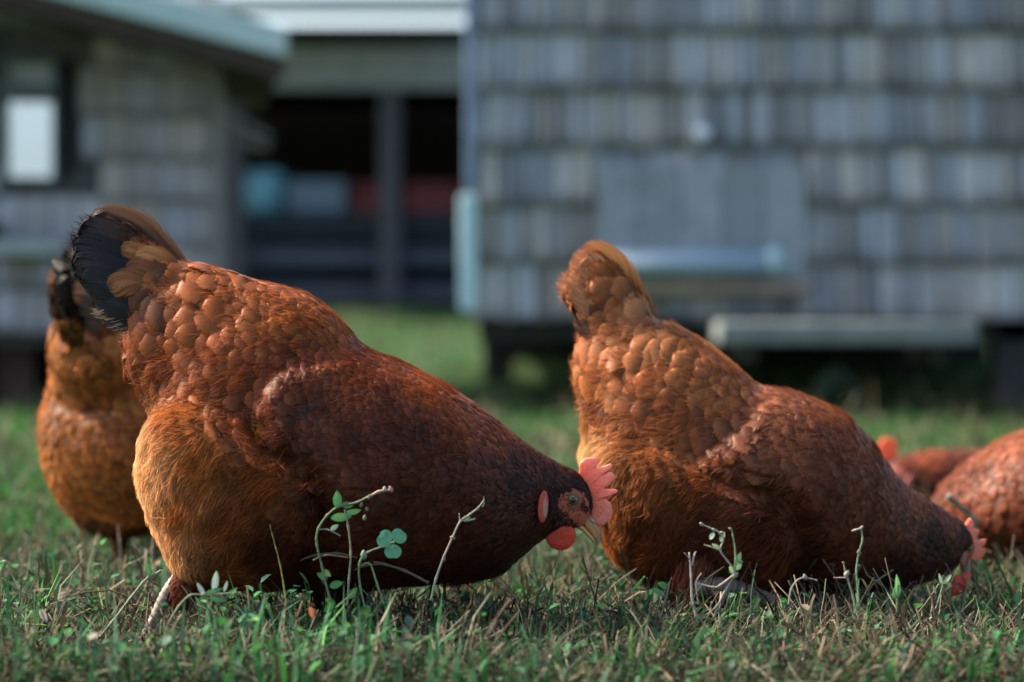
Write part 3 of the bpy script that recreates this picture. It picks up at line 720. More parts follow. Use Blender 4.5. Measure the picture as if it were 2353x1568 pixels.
SPEC_A = dict(
    st=[((214, 500), (176, 565), 8, 0), ((262, 502), (178, 620), 20, 0), ((318, 530), (206, 664), 34, 0), ((360, 562), (244, 712), 50, 0), ((402, 596), (286, 766), 72, 0), ((430, 606), (290, 806), 88, 0), ((462, 609), (292, 846), 102, 0), ((500, 616), (318, 895), 118, 0), ((548, 630), (350, 962), 138, 0), ((598, 645), (336, 1010), 152, 0), ((650, 658), (326, 1085), 172, 0),
        ((710, 678), (342, 1170), 190, 0), ((760, 710), (382, 1262), 200, 0), ((800, 750), (430, 1335), 206, 0), ((835, 788), (520, 1350), 210, 0), ((870, 808), (620, 1352), 212, 0), ((920, 828), (720, 1352), 212, 0),
        ((980, 858), (820, 1350), 208, 0), ((1030, 884), (920, 1345), 200, 0), ((1080, 917), (1000, 1340), 186, 0), ((1125, 950), (1080, 1337), 166, 0), ((1165, 983), (1150, 1318), 140, 0),
        ((1205, 1013), (1200, 1280), 110, 0), ((1245, 1042), (1226, 1255), 84, 0), ((1285, 1066), (1248, 1238), 63, 0), ((1315, 1080), (1268, 1225), 50, 0), ((1338, 1100), (1290, 1214), 43, 0),
        ((1354, 1128), (1310, 1212), 36, 0), ((1360, 1158), (1328, 1212), 27, 0), ((1357, 1180), (1338, 1210), 17, 0)],
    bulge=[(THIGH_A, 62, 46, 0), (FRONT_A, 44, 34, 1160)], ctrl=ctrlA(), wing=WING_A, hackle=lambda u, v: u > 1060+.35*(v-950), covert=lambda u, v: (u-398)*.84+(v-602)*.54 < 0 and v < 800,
    skin=[(1285, 1122), (1312, 1117), (1340, 1128), (1352, 1150), (1356, 1180), (1345, 1206), (1318, 1214), (1292, 1208), (1285, 1185), (1268, 1180), (1268, 1160), (1276, 1140)], skin_col=(.46, .115, .07),
    spots=[(738, 925, 13, (.05, .08, .16)), (395, 640, 20, (.10, .05, .03)), (375, 700, 24, (.12, .05, .03)), (770, 950, 12, (.10, .07, .08)), (622, 968, 20, (.34, .13, .035))])

def face_parts(h, comb_base, comb_out, wattle, lobe, beak, eye_uv, side_d, comb_cols, eye_r=11, away=0):
    pass

hA = Hen("hen", "large sharp brown hen with a black tail and its head fully in profile", 2.2, (700, 1505), SPEC_A)
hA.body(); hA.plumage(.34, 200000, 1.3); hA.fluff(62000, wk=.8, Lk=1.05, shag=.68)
BK = (.010, .0095, .012); BK2 = (.018, .015, .019); BR = (.25, .072, .020); DB = (.07, .03, .02)
def tailA():
    fs = []
    for sg in (-1, 1):
        D = lambda d: d*sg
        fs += [
         ([(420, 640, D(8)), (350, 560, D(14)), (285, 515, D(16)), (205, 500, D(12))], 27, DB, BK, (1, (.16, .07, .035))),
         ([(410, 660, D(20)), (330, 590, D(30)), (255, 545, D(32)), (182, 530, D(26))], 32, DB, BK2, None),
         ([(400, 680, D(34)), (315, 620, D(44)), (240, 578, D(46)), (172, 570, D(38))], 32, BK, BK, None),
         ([(395, 700, D(46)), (310, 650, D(54)), (240, 612, D(54)), (176, 608, D(46))], 32, BK, BK2, None),
         ([(390, 720, D(56)), (310, 682, D(62)), (250, 652, D(60)), (196, 640, D(52))], 30, BK, BK, None),
         ([(385, 740, D(60)), (320, 715, D(66)), (270, 695, D(62)), (228, 682, D(54))], 28, BK, BK, None),
         ([(380, 765, D(56)), (330, 745, D(60)), (285, 730, D(54)), (240, 718, D(44))], 24, BK, BK2, None)]
    fs += [([(430, 625, -3), (370, 560, -3), (310, 512, -2), (222, 486, 0)], 26, BR, BK, (1, (.24, .10, .045))),
           ([(440, 640, -26), (370, 600, -44), (320, 580, -52), (285, 570, -50)], 17, BR, (.22, .09, .035), None),
           ([(420, 690, -40), (350, 655, -66), (300, 650, -74), (262, 668, -70)], 26, BR, (.20, .085, .035), None),
           ([(430, 660, -40), (370, 630, -62), (330, 618, -68), (300, 624, -66)], 19, BR, (.12, .05, .03), None),
           ([(430, 640, -34), (390, 605, -48), (350, 590, -54), (318, 596, -52)], 20, BR, (.50, .22, .08), None)]
    return fs
hA.tail(tailA())
# pale down under the tail
a = Acc()
for i in range(260):
    u = random.uniform(232, 330); v = 705+(u-232)*.72+random.uniform(-6, 14); d = random.uniform(-60, 60)
    L_ = random.uniform(14, 34); an = random.uniform(-.5, .5)
    p0 = np.array((u+14, d, -(v-4))); p1 = np.array((u-L_*.4, d+random.uniform(-4, 4), -(v+L_*.15))); p2 = np.array((u-L_*.9, d, -(v+L_*(.1+.5*an))))
    wv = np.array((0.3, .2, 1.0))*random.uniform(.8, 1.5)
    a.add([p0-wv, p0+wv, p1-wv*.8, p1+wv*.8, p2], [(0, 1, 3, 2), (2, 3, 4)], np.array((.34, .25, .18))*random.uniform(.2, 1.3))
hA.out(a, "tail_down", M_FLUFF)

def z4(x, y): return ((1280+x/5.228)/1.088, (1100+y/5.228)/1.088)
def CR(u, v):
    t = min(1, max(0, (math.hypot(u-1300, v-1150)-52)/60)); return tuple((np.array((.86, .17, .075))*(1-t)+np.array((.92, .36, .27))*t)*(1+.15*noise.noise(Vector((u*.1, v*.1, 0)))))
comb_out = [z4(*p) for p in ((890, 470), (880, 380), (890, 310), (920, 262), (960, 236), (1015, 230), (1070, 230), (1115, 240), (1132, 262), (1125, 310), (1096, 372), (1150, 362), (1220, 335), (1285, 310), (1312, 330), (1295, 362), (1235, 402), (1162, 462),
    (1200, 455), (1250, 430), (1295, 418), (1335, 450), (1350, 485), (1330, 520), (1265, 575), (1200, 632), (1260, 640), (1330, 642), (1375, 652), (1385, 675), (1350, 700), (1270, 715), (1185, 772), (1225, 762), (1250, 800), (1285, 815), (1300, 860), (1312, 920), (1300, 985), (1260, 1050), (1215, 1105), (1170, 1125), (1120, 1110), (1080, 1060), (1045, 1005))]
comb_base = [z4(*p) for p in ((860, 480), (900, 560), (950, 640), (985, 730), (1000, 820), (990, 900), (975, 960), (985, 990), (1000, 1000))]
hA.fan_plate("comb", comb_base, comb_out, -2, 13, (.82, .24, .17), M_COMB, lean=(0, 0), cols=CR)
wat = [(1288+35*math.cos(t)*(1-.12*math.sin(t)), 1232+31*math.sin(t)) for t in np.linspace(0, 2*math.pi, 16, endpoint=False)]
o = hA.plate("wattle", wat, -24, 12, (.80, .085, .045), M_COMB, lean=(0, .05))
o = hA.plate("wattle", wat, 20, 12, (.80, .085, .045), M_COMB, lean=(0, -.05))
lobe = [(1247+12*math.cos(t)-2.5*math.sin(t), 1157+36*math.sin(t)) for t in np.linspace(0, 2*math.pi, 14, endpoint=False)]
hA.plate("ear_lobe", lobe, -88, 14, (.55, .16, .12), M_COMB, lean=(.5, 0), cols=lambda u, v: (.60, .34, .25) if (u-1252)**2/30+(v-1160)**2/500 < 1 else (.66, .11, .07))
hA.plate("ear_lobe", lobe, 88, 14, (.55, .16, .12), M_COMB, lean=(-.5, 0))
def beakA(h, culmen, mouth, lower, w0, dark=(.10, .075, .06), light=(.62, .32, .12)):
    """upper and lower mandible as lofts between two edge lines"""
    for nm, A_, B_ in (("upper_beak", culmen, mouth), ("lower_beak", mouth, lower)):
        A2 = smooth_pts(A_, 5); B2 = smooth_pts(B_, 5); m = len(A2); nc = 14; V = []; C = []
        for i in range(m):
            t = i/(m-1)
            for j in range(nc):
                th = 2*math.pi*j/nc; c = math.cos(th); q_ = (A2[i]+B2[i])/2+(A2[i]-B2[i])/2*c
                wd = w0*(1-t**1.3*.86)*(.9 if nm == "upper_beak" else .75)
                V.append((q_[0], wd*math.sin(th), -q_[1]))
                base = np.array(light)*(1-.3*max(0, c))*(1 if t < .75 else .8)
                if nm == "upper_beak" and c > .2: base = np.array((.34, .165, .08))
                if t > .72 and nm == "upper_beak": base = np.array((.26, .21, .17))
                C.append(base)
        a = Acc(); f = grid_faces(m, nc, True); f.append(tuple((m-1)*nc+j for j in range(nc))); f.append(tuple(range(nc))[::-1])
        a.add(V, f, np.array(C)); h.out(a, nm, M_BEAK)
beakA(hA, [z4(870, 900), z4(1000, 985), z4(1075, 1060), z4(1135, 1130), z4(1168, 1220), z4(1150, 1320), z4(1112, 1396)],
      [z4(740, 1000), z4(850, 1040), z4(930, 1110), z4(1000, 1190), z4(1060, 1260), z4(1090, 1320), z4(1106, 1392)],
      [z4(800, 1110), z4(860, 1165), z4(920, 1195), z4(970, 1250), z4(1020, 1300), z4(1060, 1340), z4(1088, 1372)], 19)
hA.eye(1315.4, 1145.6, -42, 13); hA.eye(1315.4, 1145.6, 41, 11.5, True)
# nostril, gape and pinkish cere
a = hA.limb("nostril", [(*z4(1020, 1020), -10), (*z4(1050, 1050), -11), (*z4(1075, 1085), -10)], [2.2, 4.2, 2.4], (.30, .26, .22)); hA.out(a, "nostril_flap", M_BEAK)
a = hA.limb("gape", [(*z4(745, 1000), -24), (*z4(800, 1005), -22), (*z4(880, 1020), -19), (*z4(940, 1065), -17)], [3.2, 3.6, 3.2, 2.2], (.62, .20, .15)); hA.out(a, "gape", M_COMB)
# bristly facial feathers and dark ear tuft
def facial(h, pts, dvec, cols, n, sgn_, L0=9, W0=2.0, spread=6):
    a = Acc()
    for i in range(n):
        p = pts[random.randrange(len(pts))]; u = p[0]+random.gauss(0, spread); v = p[1]+random.gauss(0, spread)
        hit = h.bvh.ray_cast(Vector((u, -500*(-sgn_ if False else 1)*(1 if sgn_ < 0 else -1), -v)), Vector((0, 1 if sgn_ < 0 else -1, 0)))
        if hit[0] is None: continue
        b = hit[0]; nn = Vector((0, sgn_, 0)); an = random.gauss(0, .5)
        d = Vector((dvec[0]*math.cos(an)-dvec[1]*math.sin(an), 0, -(dvec[0]*math.sin(an)+dvec[1]*math.cos(an))))
        L_ = L0*random.uniform(.6, 1.3); s_ = Vector((d.z, 0, -d.x))*W0*random.uniform(.3, .7)
        c = np.array(cols[random.randrange(len(cols))])*random.uniform(.6, 1.3)
        q1 = b+d*L_*.5+nn*L_*.3; q2 = b+d*L_+nn*L_*.35
        a.add([tuple(b-s_), tuple(b+s_), tuple(q1-s_*.8), tuple(q1+s_*.8), tuple(q2)], [(0, 1, 3, 2), (2, 3, 4)], c)
    return a
for sg in (-1, 1):
    a = facial(hA, [(1278, 1185), (1290, 1195), (1284, 1175), (1296, 1182), (1306, 1198), (1276, 1168), (1300, 1205), (1318, 1205), (1340, 1150), (1345, 1165)], (-.8, .5), [(.03, .012, .01), (.05, .02, .015), (.10, .035, .025), (.22, .07, .05)], 700, sg, spread=5)
    b_ = facial(hA, [(1315, 1146)], (-.7, .6), [(.10, .03, .02), (.20, .05, .035), (.05, .02, .015)], 420, sg, L0=5, W0=1.3, spread=19)
    a.add(np.concatenate(b_.v), b_.f, np.concatenate(b_.c))
    hA.out(a, "face_bristles", M_FLUFF)
    a = facial(hA, [(1262, 1118), (1266, 1128), (1268, 1140), (1270, 1152), (1272, 1165)], (.25, .9), [(.05, .025, .025), (.09, .045, .045)], 260, sg, 16, 3.5, 3.5)
    hA.out(a, "ear_tuft", M_FLUFF)
LEGC = (.34, .25, .20)
hA.leg([(432, 1310, -70), (398, 1352, -72), (366, 1416, -74), (340, 1468, -74)], [18, 17, 14.5, 15], None, [(284, 1476, -100), (302, 1492, -120), (330, 1508, -120), (388, 1500, -74)], (.27, .205, .17))
hA.leg([(800, 1330, 60), (812, 1400, 62), (840, 1440, 62), (866, 1492, 62)], [17, 14, 12.5, 13], None, [(935, 1500, 60), (925, 1502, 110), (920, 1506, 20), (820, 1506, 66)], LEGC)
# feathered drumsticks
def drum(h, line, rad, col, n=700, seed=1):
    a = h.limb("drumstick", line, rad, col, n=16)
    p3 = smooth_pts(line, 6); rr = smooth_pts([(r, 0) for r in rad], 6)[:, 0]
    for i in range(n):
        k = random.randrange(len(p3)-1); t = p3[k+1]-p3[k]; t = t/np.linalg.norm(t); T = Vector((t[0], t[2], -t[1]))
        A_ = T.cross(Vector((.1, 1, .2))).normalized(); B_ = T.cross(A_); th = random.uniform(0, 6.283); nn = A_*math.cos(th)+B_*math.sin(th)
        b = Vector((p3[k][0], p3[k][2], -p3[k][1]))+nn*rr[k]; s_ = T.cross(nn)*random.uniform(2, 5); L_ = random.uniform(18, 34)
        q1 = b+T*L_*.5+nn*3; q2 = b+T*L_+nn*2
        a.add([tuple(b-s_), tuple(b+s_), tuple(q1-s_*.8), tuple(q1+s_*.8), tuple(q2)], [(0, 1, 3, 2), (2, 3, 4)], np.array(col)*random.uniform(.6, 1.5))
    h.out(a, "drumstick", M_FLUFF)
drum(hA, [(520, 1230, -110), (470, 1300, -96), (436, 1345, -82), (428, 1372, -76)], [70, 46, 30, 15], (.10, .028, .014))
drum(hA, [(800, 1230, 60), (800, 1300, 60), (806, 1350, 60), (814, 1388, 60)], [80, 60, 38, 16], (.05, .018, .010))
drum(hA, [(745, 1270, -60), (748, 1320, -52), (756, 1365, -46), (765, 1395, -44)], [60, 44, 30, 14], (.04, .014, .009))

# ---- hen B, to the right and a little behind
def ctrlB():
    S0 = (.46, .20, .10); S1 = (.40, .150, .062); S2 = (.29, .100, .042); W1 = (.25, .095, .060); W2 = (.17, .056, .036); N1 = (.24, .066, .024); N2 = (.05, .018, .014); B1 = (.105, .030, .016); B2 = (.065, .019, .012)
    TH = (.30, .11, .045); TR = (.60, .38, .20); TD = (.20, .062, .025)
    return [
     (1335, 590, -.55, -.83, 46, 80, .40, .145, .045, 0), (1320, 650, -.7, -.7, 46, 80, .40, .16, .06, 0), (1400, 620, -.55, -.83, 36, 80, .30, .09, .025, 0), (1390, 680, -.6, -.75, 46, 84, *S1, 0), (1345, 740, -.8, -.55, 40, 60, .10, .04, .02, 0),
     (1430, 710, -.6, -.75, 50, 85, *S1, 0), (1470, 730, -.7, -.6, 58, 90, *S0, 0), (1360, 800, -.9, -.3, 62, 84, *S1, 0), (1370, 880, -.9, .1, 66, 84, *S1, 0), (1380, 950, -.9, .3, 50, 70, *S2, .2), (1430, 820, -.95, -.25, 64, 84, *S1, 0),
     (1540, 770, -.85, -.5, 46, 70, *S0, 0), (1500, 860, -.92, -.2, 56, 72, *S1, 0), (1470, 940, -.95, .1, 58, 72, *S2, 0), (1600, 800, -.8, -.6, 34, 50, *S1, 0), (1580, 880, -.85, -.3, 38, 52, *S1, 0),
     (1680, 850, -.75, -.6, 24, 40, *S1, 0), (1650, 920, -.85, -.2, 34, 48, *S1, 0), (1730, 890, -.75, -.6, 20, 36, *S1, 0), (1560, 960, -.9, .1, 44, 56, *S2, 0), (1600, 1010, -.95, .2, 48, 60, *S2, 0),
     (1770, 920, -.85, .2, 40, 56, *W1, 0), (1740, 980, -.8, .5, 54, 74, *W1, 0), (1680, 1010, -.85, .45, 54, 80, *W1, 0), (1660, 1050, -.9, .35, 50, 84, *W1, 0), (1840, 930, -.95, 0, 30, 44, *W1, 0), (1830, 1010, -.9, .35, 36, 48, *W1, 0),
     (1920, 960, -.85, -.3, 20, 34, *S2, 0), (1900, 1030, -.95, .1, 28, 40, *W2, 0), (1980, 1020, -.75, -.55, 13, 36, *N1, 0), (2050, 1110, -.7, -.65, 11, 34, *N1, 0), (2120, 1160, -.75, -.6, 10, 32, *N1, 0), (2200, 1210, -.75, -.6, 8, 26, *W2, 0),
     (2235, 1240, -.6, -.7, 6, 18, *N2, 0), (1990, 1110, -.9, .1, 18, 40, *W2, 0), (2080, 1190, -.85, -.1, 13, 34, *W2, 0), (2150, 1250, -.85, 0, 12, 30, *N2, 0), (2200, 1290, -.8, .2, 9, 24, *N2, 0), (2080, 1300, -.9, .2, 18, 32, *N2, 0),
     (1960, 1220, -.9, .25, 26, 44, *B1, 0), (1980, 1330, -.95, .1, 24, 40, *B2, .1), (1850, 1150, -.9, .35, 32, 46, *B1, 0), (1850, 1290, -.9, .3, 30, 46, *B2, .1), (1880, 1360, -.95, .1, 24, 40, *N2, .2),
     (1460, 1010, -.85, .4, 30, 40, *TH, 1), (1360, 1010, -.6, .75, 30, 40, *TR, 1), (1350, 1080, -.4, .9, 30, 40, *TR, 1), (1400, 1120, -.35, .9, 30, 40, *TH, 1), (1400, 1220, -.25, .95, 30, 40, *TH, 1), (1500, 1080, -.6, .75, 30, 40, *TH, 1),
     (1480, 1200, -.4, .85, 30, 40, *TD, 1), (1600, 1100, -.8, .4, 30, 40, *TD, .95), (1600, 1220, -.7, .6, 30, 40, *B1, 1), (1740, 1200, -.6, .7, 30, 40, *B1, .9), (1700, 1300, -.6, .6, 30, 40, *TD, 1), (1520, 1300, -.5, .7, 30, 40, *B1, 1), (1780, 1290, -.6, .7, 30, 50, *TD, .9)]
THIGH_B = [(1345, 1010), (1440, 990), (1560, 1040), (1700, 1090), (1790, 1150), (1822, 1220), (1790, 1300), (1690, 1400), (1540, 1400), (1400, 1330), (1320, 1200)]
FRONT_B = [(1770, 880), (1715, 925), (1690, 970), (1600, 1030), (1560, 1060), (1640, 1085), (1790, 1130), (1850, 1250), (1900, 1400), (2250, 1400), (2250, 1150), (2000, 960), (1900, 880)]
WING_B = [(1760, 900), (1715, 925), (1690, 960), (1600, 1010), (1560, 1060), (1640, 1090), (1760, 1110), (1880, 1100), (1930, 1030), (1900, 940), (1840, 910)]
SPEC_B = dict(
    st=[((1358, 592), (1326, 622), 6, 0), ((1382, 590), (1312, 640), 20, 0), ((1412, 612), (1304, 664), 32, 0), ((1440, 646), (1306, 690), 42, 0), ((1474, 690), (1320, 720), 50, 0), ((1502, 730), (1332, 768), 66, 0), ((1518, 741), (1328, 804), 80, 0), ((1540, 748), (1322, 840), 92, 0), ((1570, 756), (1322, 870), 112, 0), ((1605, 776), (1334, 930), 134, 0), ((1640, 800), (1342, 990), 152, 0), ((1675, 826), (1338, 1060), 168, 0),
        ((1705, 850), (1347, 1135), 180, 0), ((1735, 874), (1368, 1210), 190, 0), ((1765, 891), (1412, 1278), 196, 0), ((1800, 896), (1480, 1330), 200, 0), ((1840, 905), (1560, 1350), 202, 0), ((1883, 922), (1650, 1360), 200, 0),
        ((1920, 940), (1740, 1368), 194, 2), ((1955, 963), (1820, 1372), 184, 6), ((1990, 997), (1900, 1371), 166, 12), ((2020, 1035), (1970, 1366), 142, 20), ((2050, 1074), (2030, 1362), 118, 30), ((2090, 1117), (2085, 1356), 92, 42),
        ((2135, 1148), (2135, 1345), 72, 56), ((2175, 1175), (2170, 1335), 58, 68), ((2205, 1195), (2195, 1322), 48, 78), ((2232, 1215), (2212, 1312), 41, 86), ((2246, 1240), (2225, 1310), 34, 92), ((2250, 1268), (2238, 1308), 22, 98)],
    bulge=[(THIGH_B, 56, 48, 0), (FRONT_B, 44, 32, 2080)], ctrl=ctrlB(), wing=WING_B, hackle=lambda u, v: u > 1975+.3*(v-1000), covert=lambda u, v: v < 745-.1*(u-1420),
    skin=[(2222, 1270), (2236, 1262), (2246, 1275), (2246, 1300), (2230, 1318), (2212, 1316), (2212, 1296)], skin_col=(.46, .12, .08),
    spots=[(1372, 925, 26, (.06, .03, .02)), (1330, 740, 18, (.03, .02, .02)), (1420, 940, 16, (.14, .06, .035))])
hB = Hen("hen", "brown hen with an upright tan tail pecking the ground at right", 2.36, (1700, 1449), SPEC_B)
hB.body(); hB.plumage(.34, 190000, 1.3); hB.fluff(50000, Lk=1.15, wk=.85, shag=.9)
def tailB():
    T1 = (.38, .135, .042); T2 = (.35, .14, .055); DK = (.16, .065, .035); fs = []
    for sg in (-1, 1):
        D = lambda d: d*sg
        fs += [([(1490, 745, D(8)), (1445, 680, D(14)), (1400, 610, D(16)), (1340, 562, D(12))], 25, T2, T1, (1, (.55, .22, .06))),
               ([(1480, 755, D(22)), (1420, 690, D(30)), (1365, 630, D(32)), (1318, 582, D(24))], 30, T2, (.42, .18, .08), None),
               ([(1465, 770, D(34)), (1405, 710, D(42)), (1350, 660, D(42)), (1300, 622, D(34))], 30, T1, T2, None),
               ([(1450, 785, D(42)), (1400, 735, D(50)), (1355, 690, D(50)), (1312, 655, D(42))], 28, T2, (.30, .13, .06), None),
               ([(1440, 800, D(46)), (1395, 765, D(52)), (1360, 730, D(50)), (1330, 705, D(44))], 22, T2, T1, None),
               ([(1400, 800, D(52)), (1370, 775, D(56)), (1345, 755, D(54)), (1328, 735, D(50))], 16, DK, (.05, .03, .02), None)]
    fs += [([(1512, 745, 0), (1465, 675, 0), (1420, 605, 0), (1352, 556, 0)], 20, (.42, .14, .035), (.50, .24, .10), (1, (.50, .18, .05)))]
    return fs
hB.tail(tailB())
def z7(x, y): return ((1960+x/2.8)/1.088, (1000+y/2.8)/1.088)
cb = [(2226, 1214), (2240, 1228), (2248, 1246), (2251, 1265), (2248, 1280), (2244, 1290)]
co = [z7(*p) for p in ((1312, 905), (1330, 860), (1350, 848), (1368, 880), (1372, 920), (1392, 925), (1410, 932), (1405, 960), (1392, 985), (1410, 1010), (1440, 1000), (1462, 1000), (1450, 1035), (1425, 1060), (1452, 1062), (1448, 1100), (1420, 1140), (1395, 1160), (1375, 1150))]
hB.fan_plate("comb", cb, co, 74, 18, (.85, .25, .15), M_COMB, cols=lambda u, v: (.88, .28, .18))
w1 = [z7(*p) for p in ((1215, 1250), (1260, 1235), (1310, 1225), (1340, 1235), (1320, 1280), (1290, 1330), (1240, 1370), (1205, 1388), (1195, 1350), (1200, 1300))]
hB.plate("wattle", w1, 44, 14, (.85, .10, .05), M_COMB)
w2 = [z7(*p) for p in ((1110, 1310), (1135, 1295), (1165, 1310), (1170, 1335), (1140, 1345))]
hB.plate("wattle", w2, 100, 12, (.75, .07, .03), M_COMB)
lb = [(2222+8*math.cos(t), 1287+20*math.sin(t)) for t in np.linspace(0, 2*math.pi, 14, endpoint=False)]
hB.plate("ear_lobe", lb, 52, 10, (.45, .20, .15), M_COMB)
a = hB.limb("b", [(2236, 1300, 100), (2240, 1330, 104), (2238, 1355, 106), (2230, 1378, 106)], [15, 12, 8, 2], (.30, .22, .16)); hB.out(a, "beak", M_BEAK)
hB.eye(2237, 1268, 64, 9); hB.eye(2238, 1268, 124, 9, True)
hB.leg([(1560, 1350, -150), (1572, 1385, -150), (1590, 1412, -150), (1603, 1440, -150)], [20, 16, 13, 13], None, [(1660, 1452, -150), (1650, 1452, -190), (1648, 1454, -110), (1565, 1456, -150)], (.46, .31, .26))
hB.leg([(1580, 1326, -215), (1650, 1324, -222), (1740, 1350, -214), (1836, 1388, -200)], [24, 22, 16, 13], None, [(1895, 1410, -200), (1890, 1412, -230), (1885, 1414, -170), (1815, 1412, -200)], (.15, .10, .08))
drum(hB, [(1600, 1240, -150), (1580, 1290, -176), (1572, 1334, -180), (1592, 1372, -160)], [70, 50, 36, 22], (.17, .05, .026))
drum(hB, [(1680, 1260, -60), (1672, 1320, -52), (1664, 1370, -48), (1660, 1400, -46)], [70, 60, 46, 26], (.05, .018, .011))

# ---- hen C, behind on the left, seen from the rear
SPEC_C = dict(SPEC_A); SPEC_C['ctrl'] = [(*c_[:6], *((np.array((.46, .17, .05))*random.uniform(.6, 1.15)).tolist() if (c_[9] == 1 or c_[0] < 600) and sum(c_[6:9]) > .15 else c_[6:9]), c_[9]*.09) for c_ in ctrlA(1.1, .12)]; SPEC_C['spots'] = [(u_, v_, 13, (.07, .035, .02)) for u_, v_ in [(random.uniform(330, 700), random.uniform(680, 1330)) for _ in range(32)]]
SPEC_C['st'] = [(t_, b_, w_+(52 if 5 <= i_ <= 12 else 0), y_) for i_, (t_, b_, w_, y_) in enumerate(SPEC_A['st'])]
SPEC_C['bulge'] = [(THIGH_A, 22, 90, 0), (FRONT_A, 20, 60, 1160)]
hC = Hen("hen", "blurred golden-brown hen seen from the rear behind the black-tailed hen", 2.2, (700, 1505), SPEC_C)
hC.body(); hC.plumage(.5, 40000, 1.6); hC.fluff(14000, wk=1.8)
hC.tail([(c[0], c[1], (.16, .06, .03), (.02, .015, .012) if i % 3 else (.30, .12, .05), None) for i, c in enumerate(tailA())])
hC.fan_plate("comb", comb_base, comb_out, -2, 13, (.82, .24, .17), M_COMB, cols=CR)
hC.plate("wattle", wat, -24, 12, (.80, .085, .045), M_COMB); hC.plate("wattle", wat, 20, 12, (.80, .085, .045), M_COMB)
beakA(hC, [z4(870, 900), z4(1000, 985), z4(1075, 1060), z4(1135, 1130), z4(1168, 1220), z4(1150, 1320), z4(1112, 1396)],
      [z4(740, 1000), z4(850, 1040), z4(930, 1110), z4(1000, 1190), z4(1060, 1260), z4(1090, 1320), z4(1106, 1392)],
      [z4(800, 1110), z4(860, 1165), z4(920, 1195), z4(970, 1250), z4(1020, 1300), z4(1060, 1340), z4(1088, 1372)], 19)
hC.eye(1315.4, 1145.6, -42, 13); hC.eye(1315.4, 1145.6, 41, 11.5, True)
for dd in (-95, 80):
    hC.leg([(640, 1300, dd), (640, 1380, dd), (650, 1440, dd), (655, 1496, dd)], [18, 14, 12, 13], None, [(720, 1503, dd), (705, 1504, dd+45), (705, 1504, dd-45), (610, 1506, dd)], (.16, .11, .08))
    drum(hC, [(640, 1230, dd), (636, 1300, dd), (638, 1350, dd), (642, 1400, dd)], [80, 60, 36, 16], (.12, .04, .02), 250)
hC.root.rotation_euler = (0, 0, math.radians(68)); hC.root.scale = (.94, .94, .94)
pc = P(350, 0, 2.78); hC.root.location = (pc.x, 2.78, -.004)

# ---- hens D and E, behind on the right
def ctrlD(du=0, k=1.0):
    S1 = (.25, .082, .045); S2 = (.20, .060, .030); N1 = (.17, .05, .025); N2 = (.12, .034, .018); B1 = (.17, .045, .02)
    c = [(2600, 1000, .95, -.2, 50, 70, *S1, 0), (2480, 980, .95, -.1, 44, 60, *S1, 0), (2350, 1010, .9, -.1, 34, 46, *S1, 0), (2260, 1060, .9, 0, 26, 40, *S1, 0), (2180, 1110, .9, .1, 22, 36, *S2, 0), (2140, 1180, .8, -.5, 12, 36, *N1, 0),
         (2100, 1270, .8, -.5, 9, 28, *N1, 0), (2150, 1290, .9, .2, 16, 32, *N2, 0), (2250, 1150, .9, .2, 32, 44, *S2, 0), (2350, 1150, .9, .25, 36, 50, *S2, 0), (2260, 1280, .9, .3, 30, 44, *B1, .1), (2400, 1270, .9, .3, 34, 50, *B1, .6), (2560, 1150, .9, .2, 50, 60, *S2, .4), (2620, 1250, .6, .8, 30, 40, *S1, 1), (2400, 1340, .8, .3, 30, 40, *N2, .5)]
    return c
SPEC_E = dict(
    st=[((2700, 960), (2735, 1040), 36, 0), ((2660, 952), (2735, 1090), 80, 0), ((2600, 948), (2725, 1160), 120, 0), ((2530, 950), (2680, 1240), 155, 0), ((2450, 960), (2600, 1300), 178, 0), ((2370, 982), (2500, 1335), 190, 0), ((2300, 1012), (2400, 1345), 188, 0),
        ((2240, 1050), (2330, 1345), 168, 0), ((2198, 1085), (2262, 1342), 134, 8), ((2165, 1122), (2212, 1338), 98, 20), ((2140, 1170), (2172, 1334), 72, 34), ((2115, 1220), (2136, 1332), 54, 44), ((2094, 1262), (2104, 1330), 42, 50), ((2076, 1290), (2082, 1328), 26, 52)],
    bulge=[([(2350, 985), (2250, 1040), (2190, 1090), (2160, 1140), (2180, 1210), (2230, 1240), (2400, 1260), (2560, 1200), (2600, 1050), (2480, 960)], 30, 40, 0)], ctrl=ctrlD(),

    skin=[(2070, 1290), (2085, 1275), (2105, 1285), (2110, 1310), (2085, 1328)], skin_col=(.40, .10, .08))
hE = Hen("hen", "blurred reddish hen cut off by the right edge of the picture", 2.7, (2400, 1351), SPEC_E)
hE.body(); hE.plumage(.45, 50000, 1.6); hE.fluff(5000, wk=1.8)
hE.fan_plate("comb", [(2092, 1264), (2080, 1275), (2074, 1290), (2072, 1300)], [(2086, 1250), (2070, 1244), (2062, 1250), (2052, 1258), (2060, 1266), (2044, 1276), (2056, 1282), (2046, 1294), (2060, 1300)], 50, 10, (.8, .2, .1), M_COMB)
hE.plate("wattle", [(2092+16*math.cos(t), 1338+16*math.sin(t)) for t in np.linspace(0, 6.0, 12)], 36, 10, (.8, .15, .1), M_COMB)
hE.plate("wattle", [(2092+16*math.cos(t), 1338+16*math.sin(t)) for t in np.linspace(0, 6.0, 12)], 66, 10, (.8, .15, .1), M_COMB)
a = hE.limb("b", [(2078, 1306, 52), (2064, 1316, 52), (2056, 1328, 52), (2052, 1342, 52)], [15, 11, 7, 2], (.30, .22, .16)); hE.out(a, "beak", M_BEAK)
hE.eye(2090, 1296, 14, 8); hE.eye(2090, 1296, 88, 8, True)
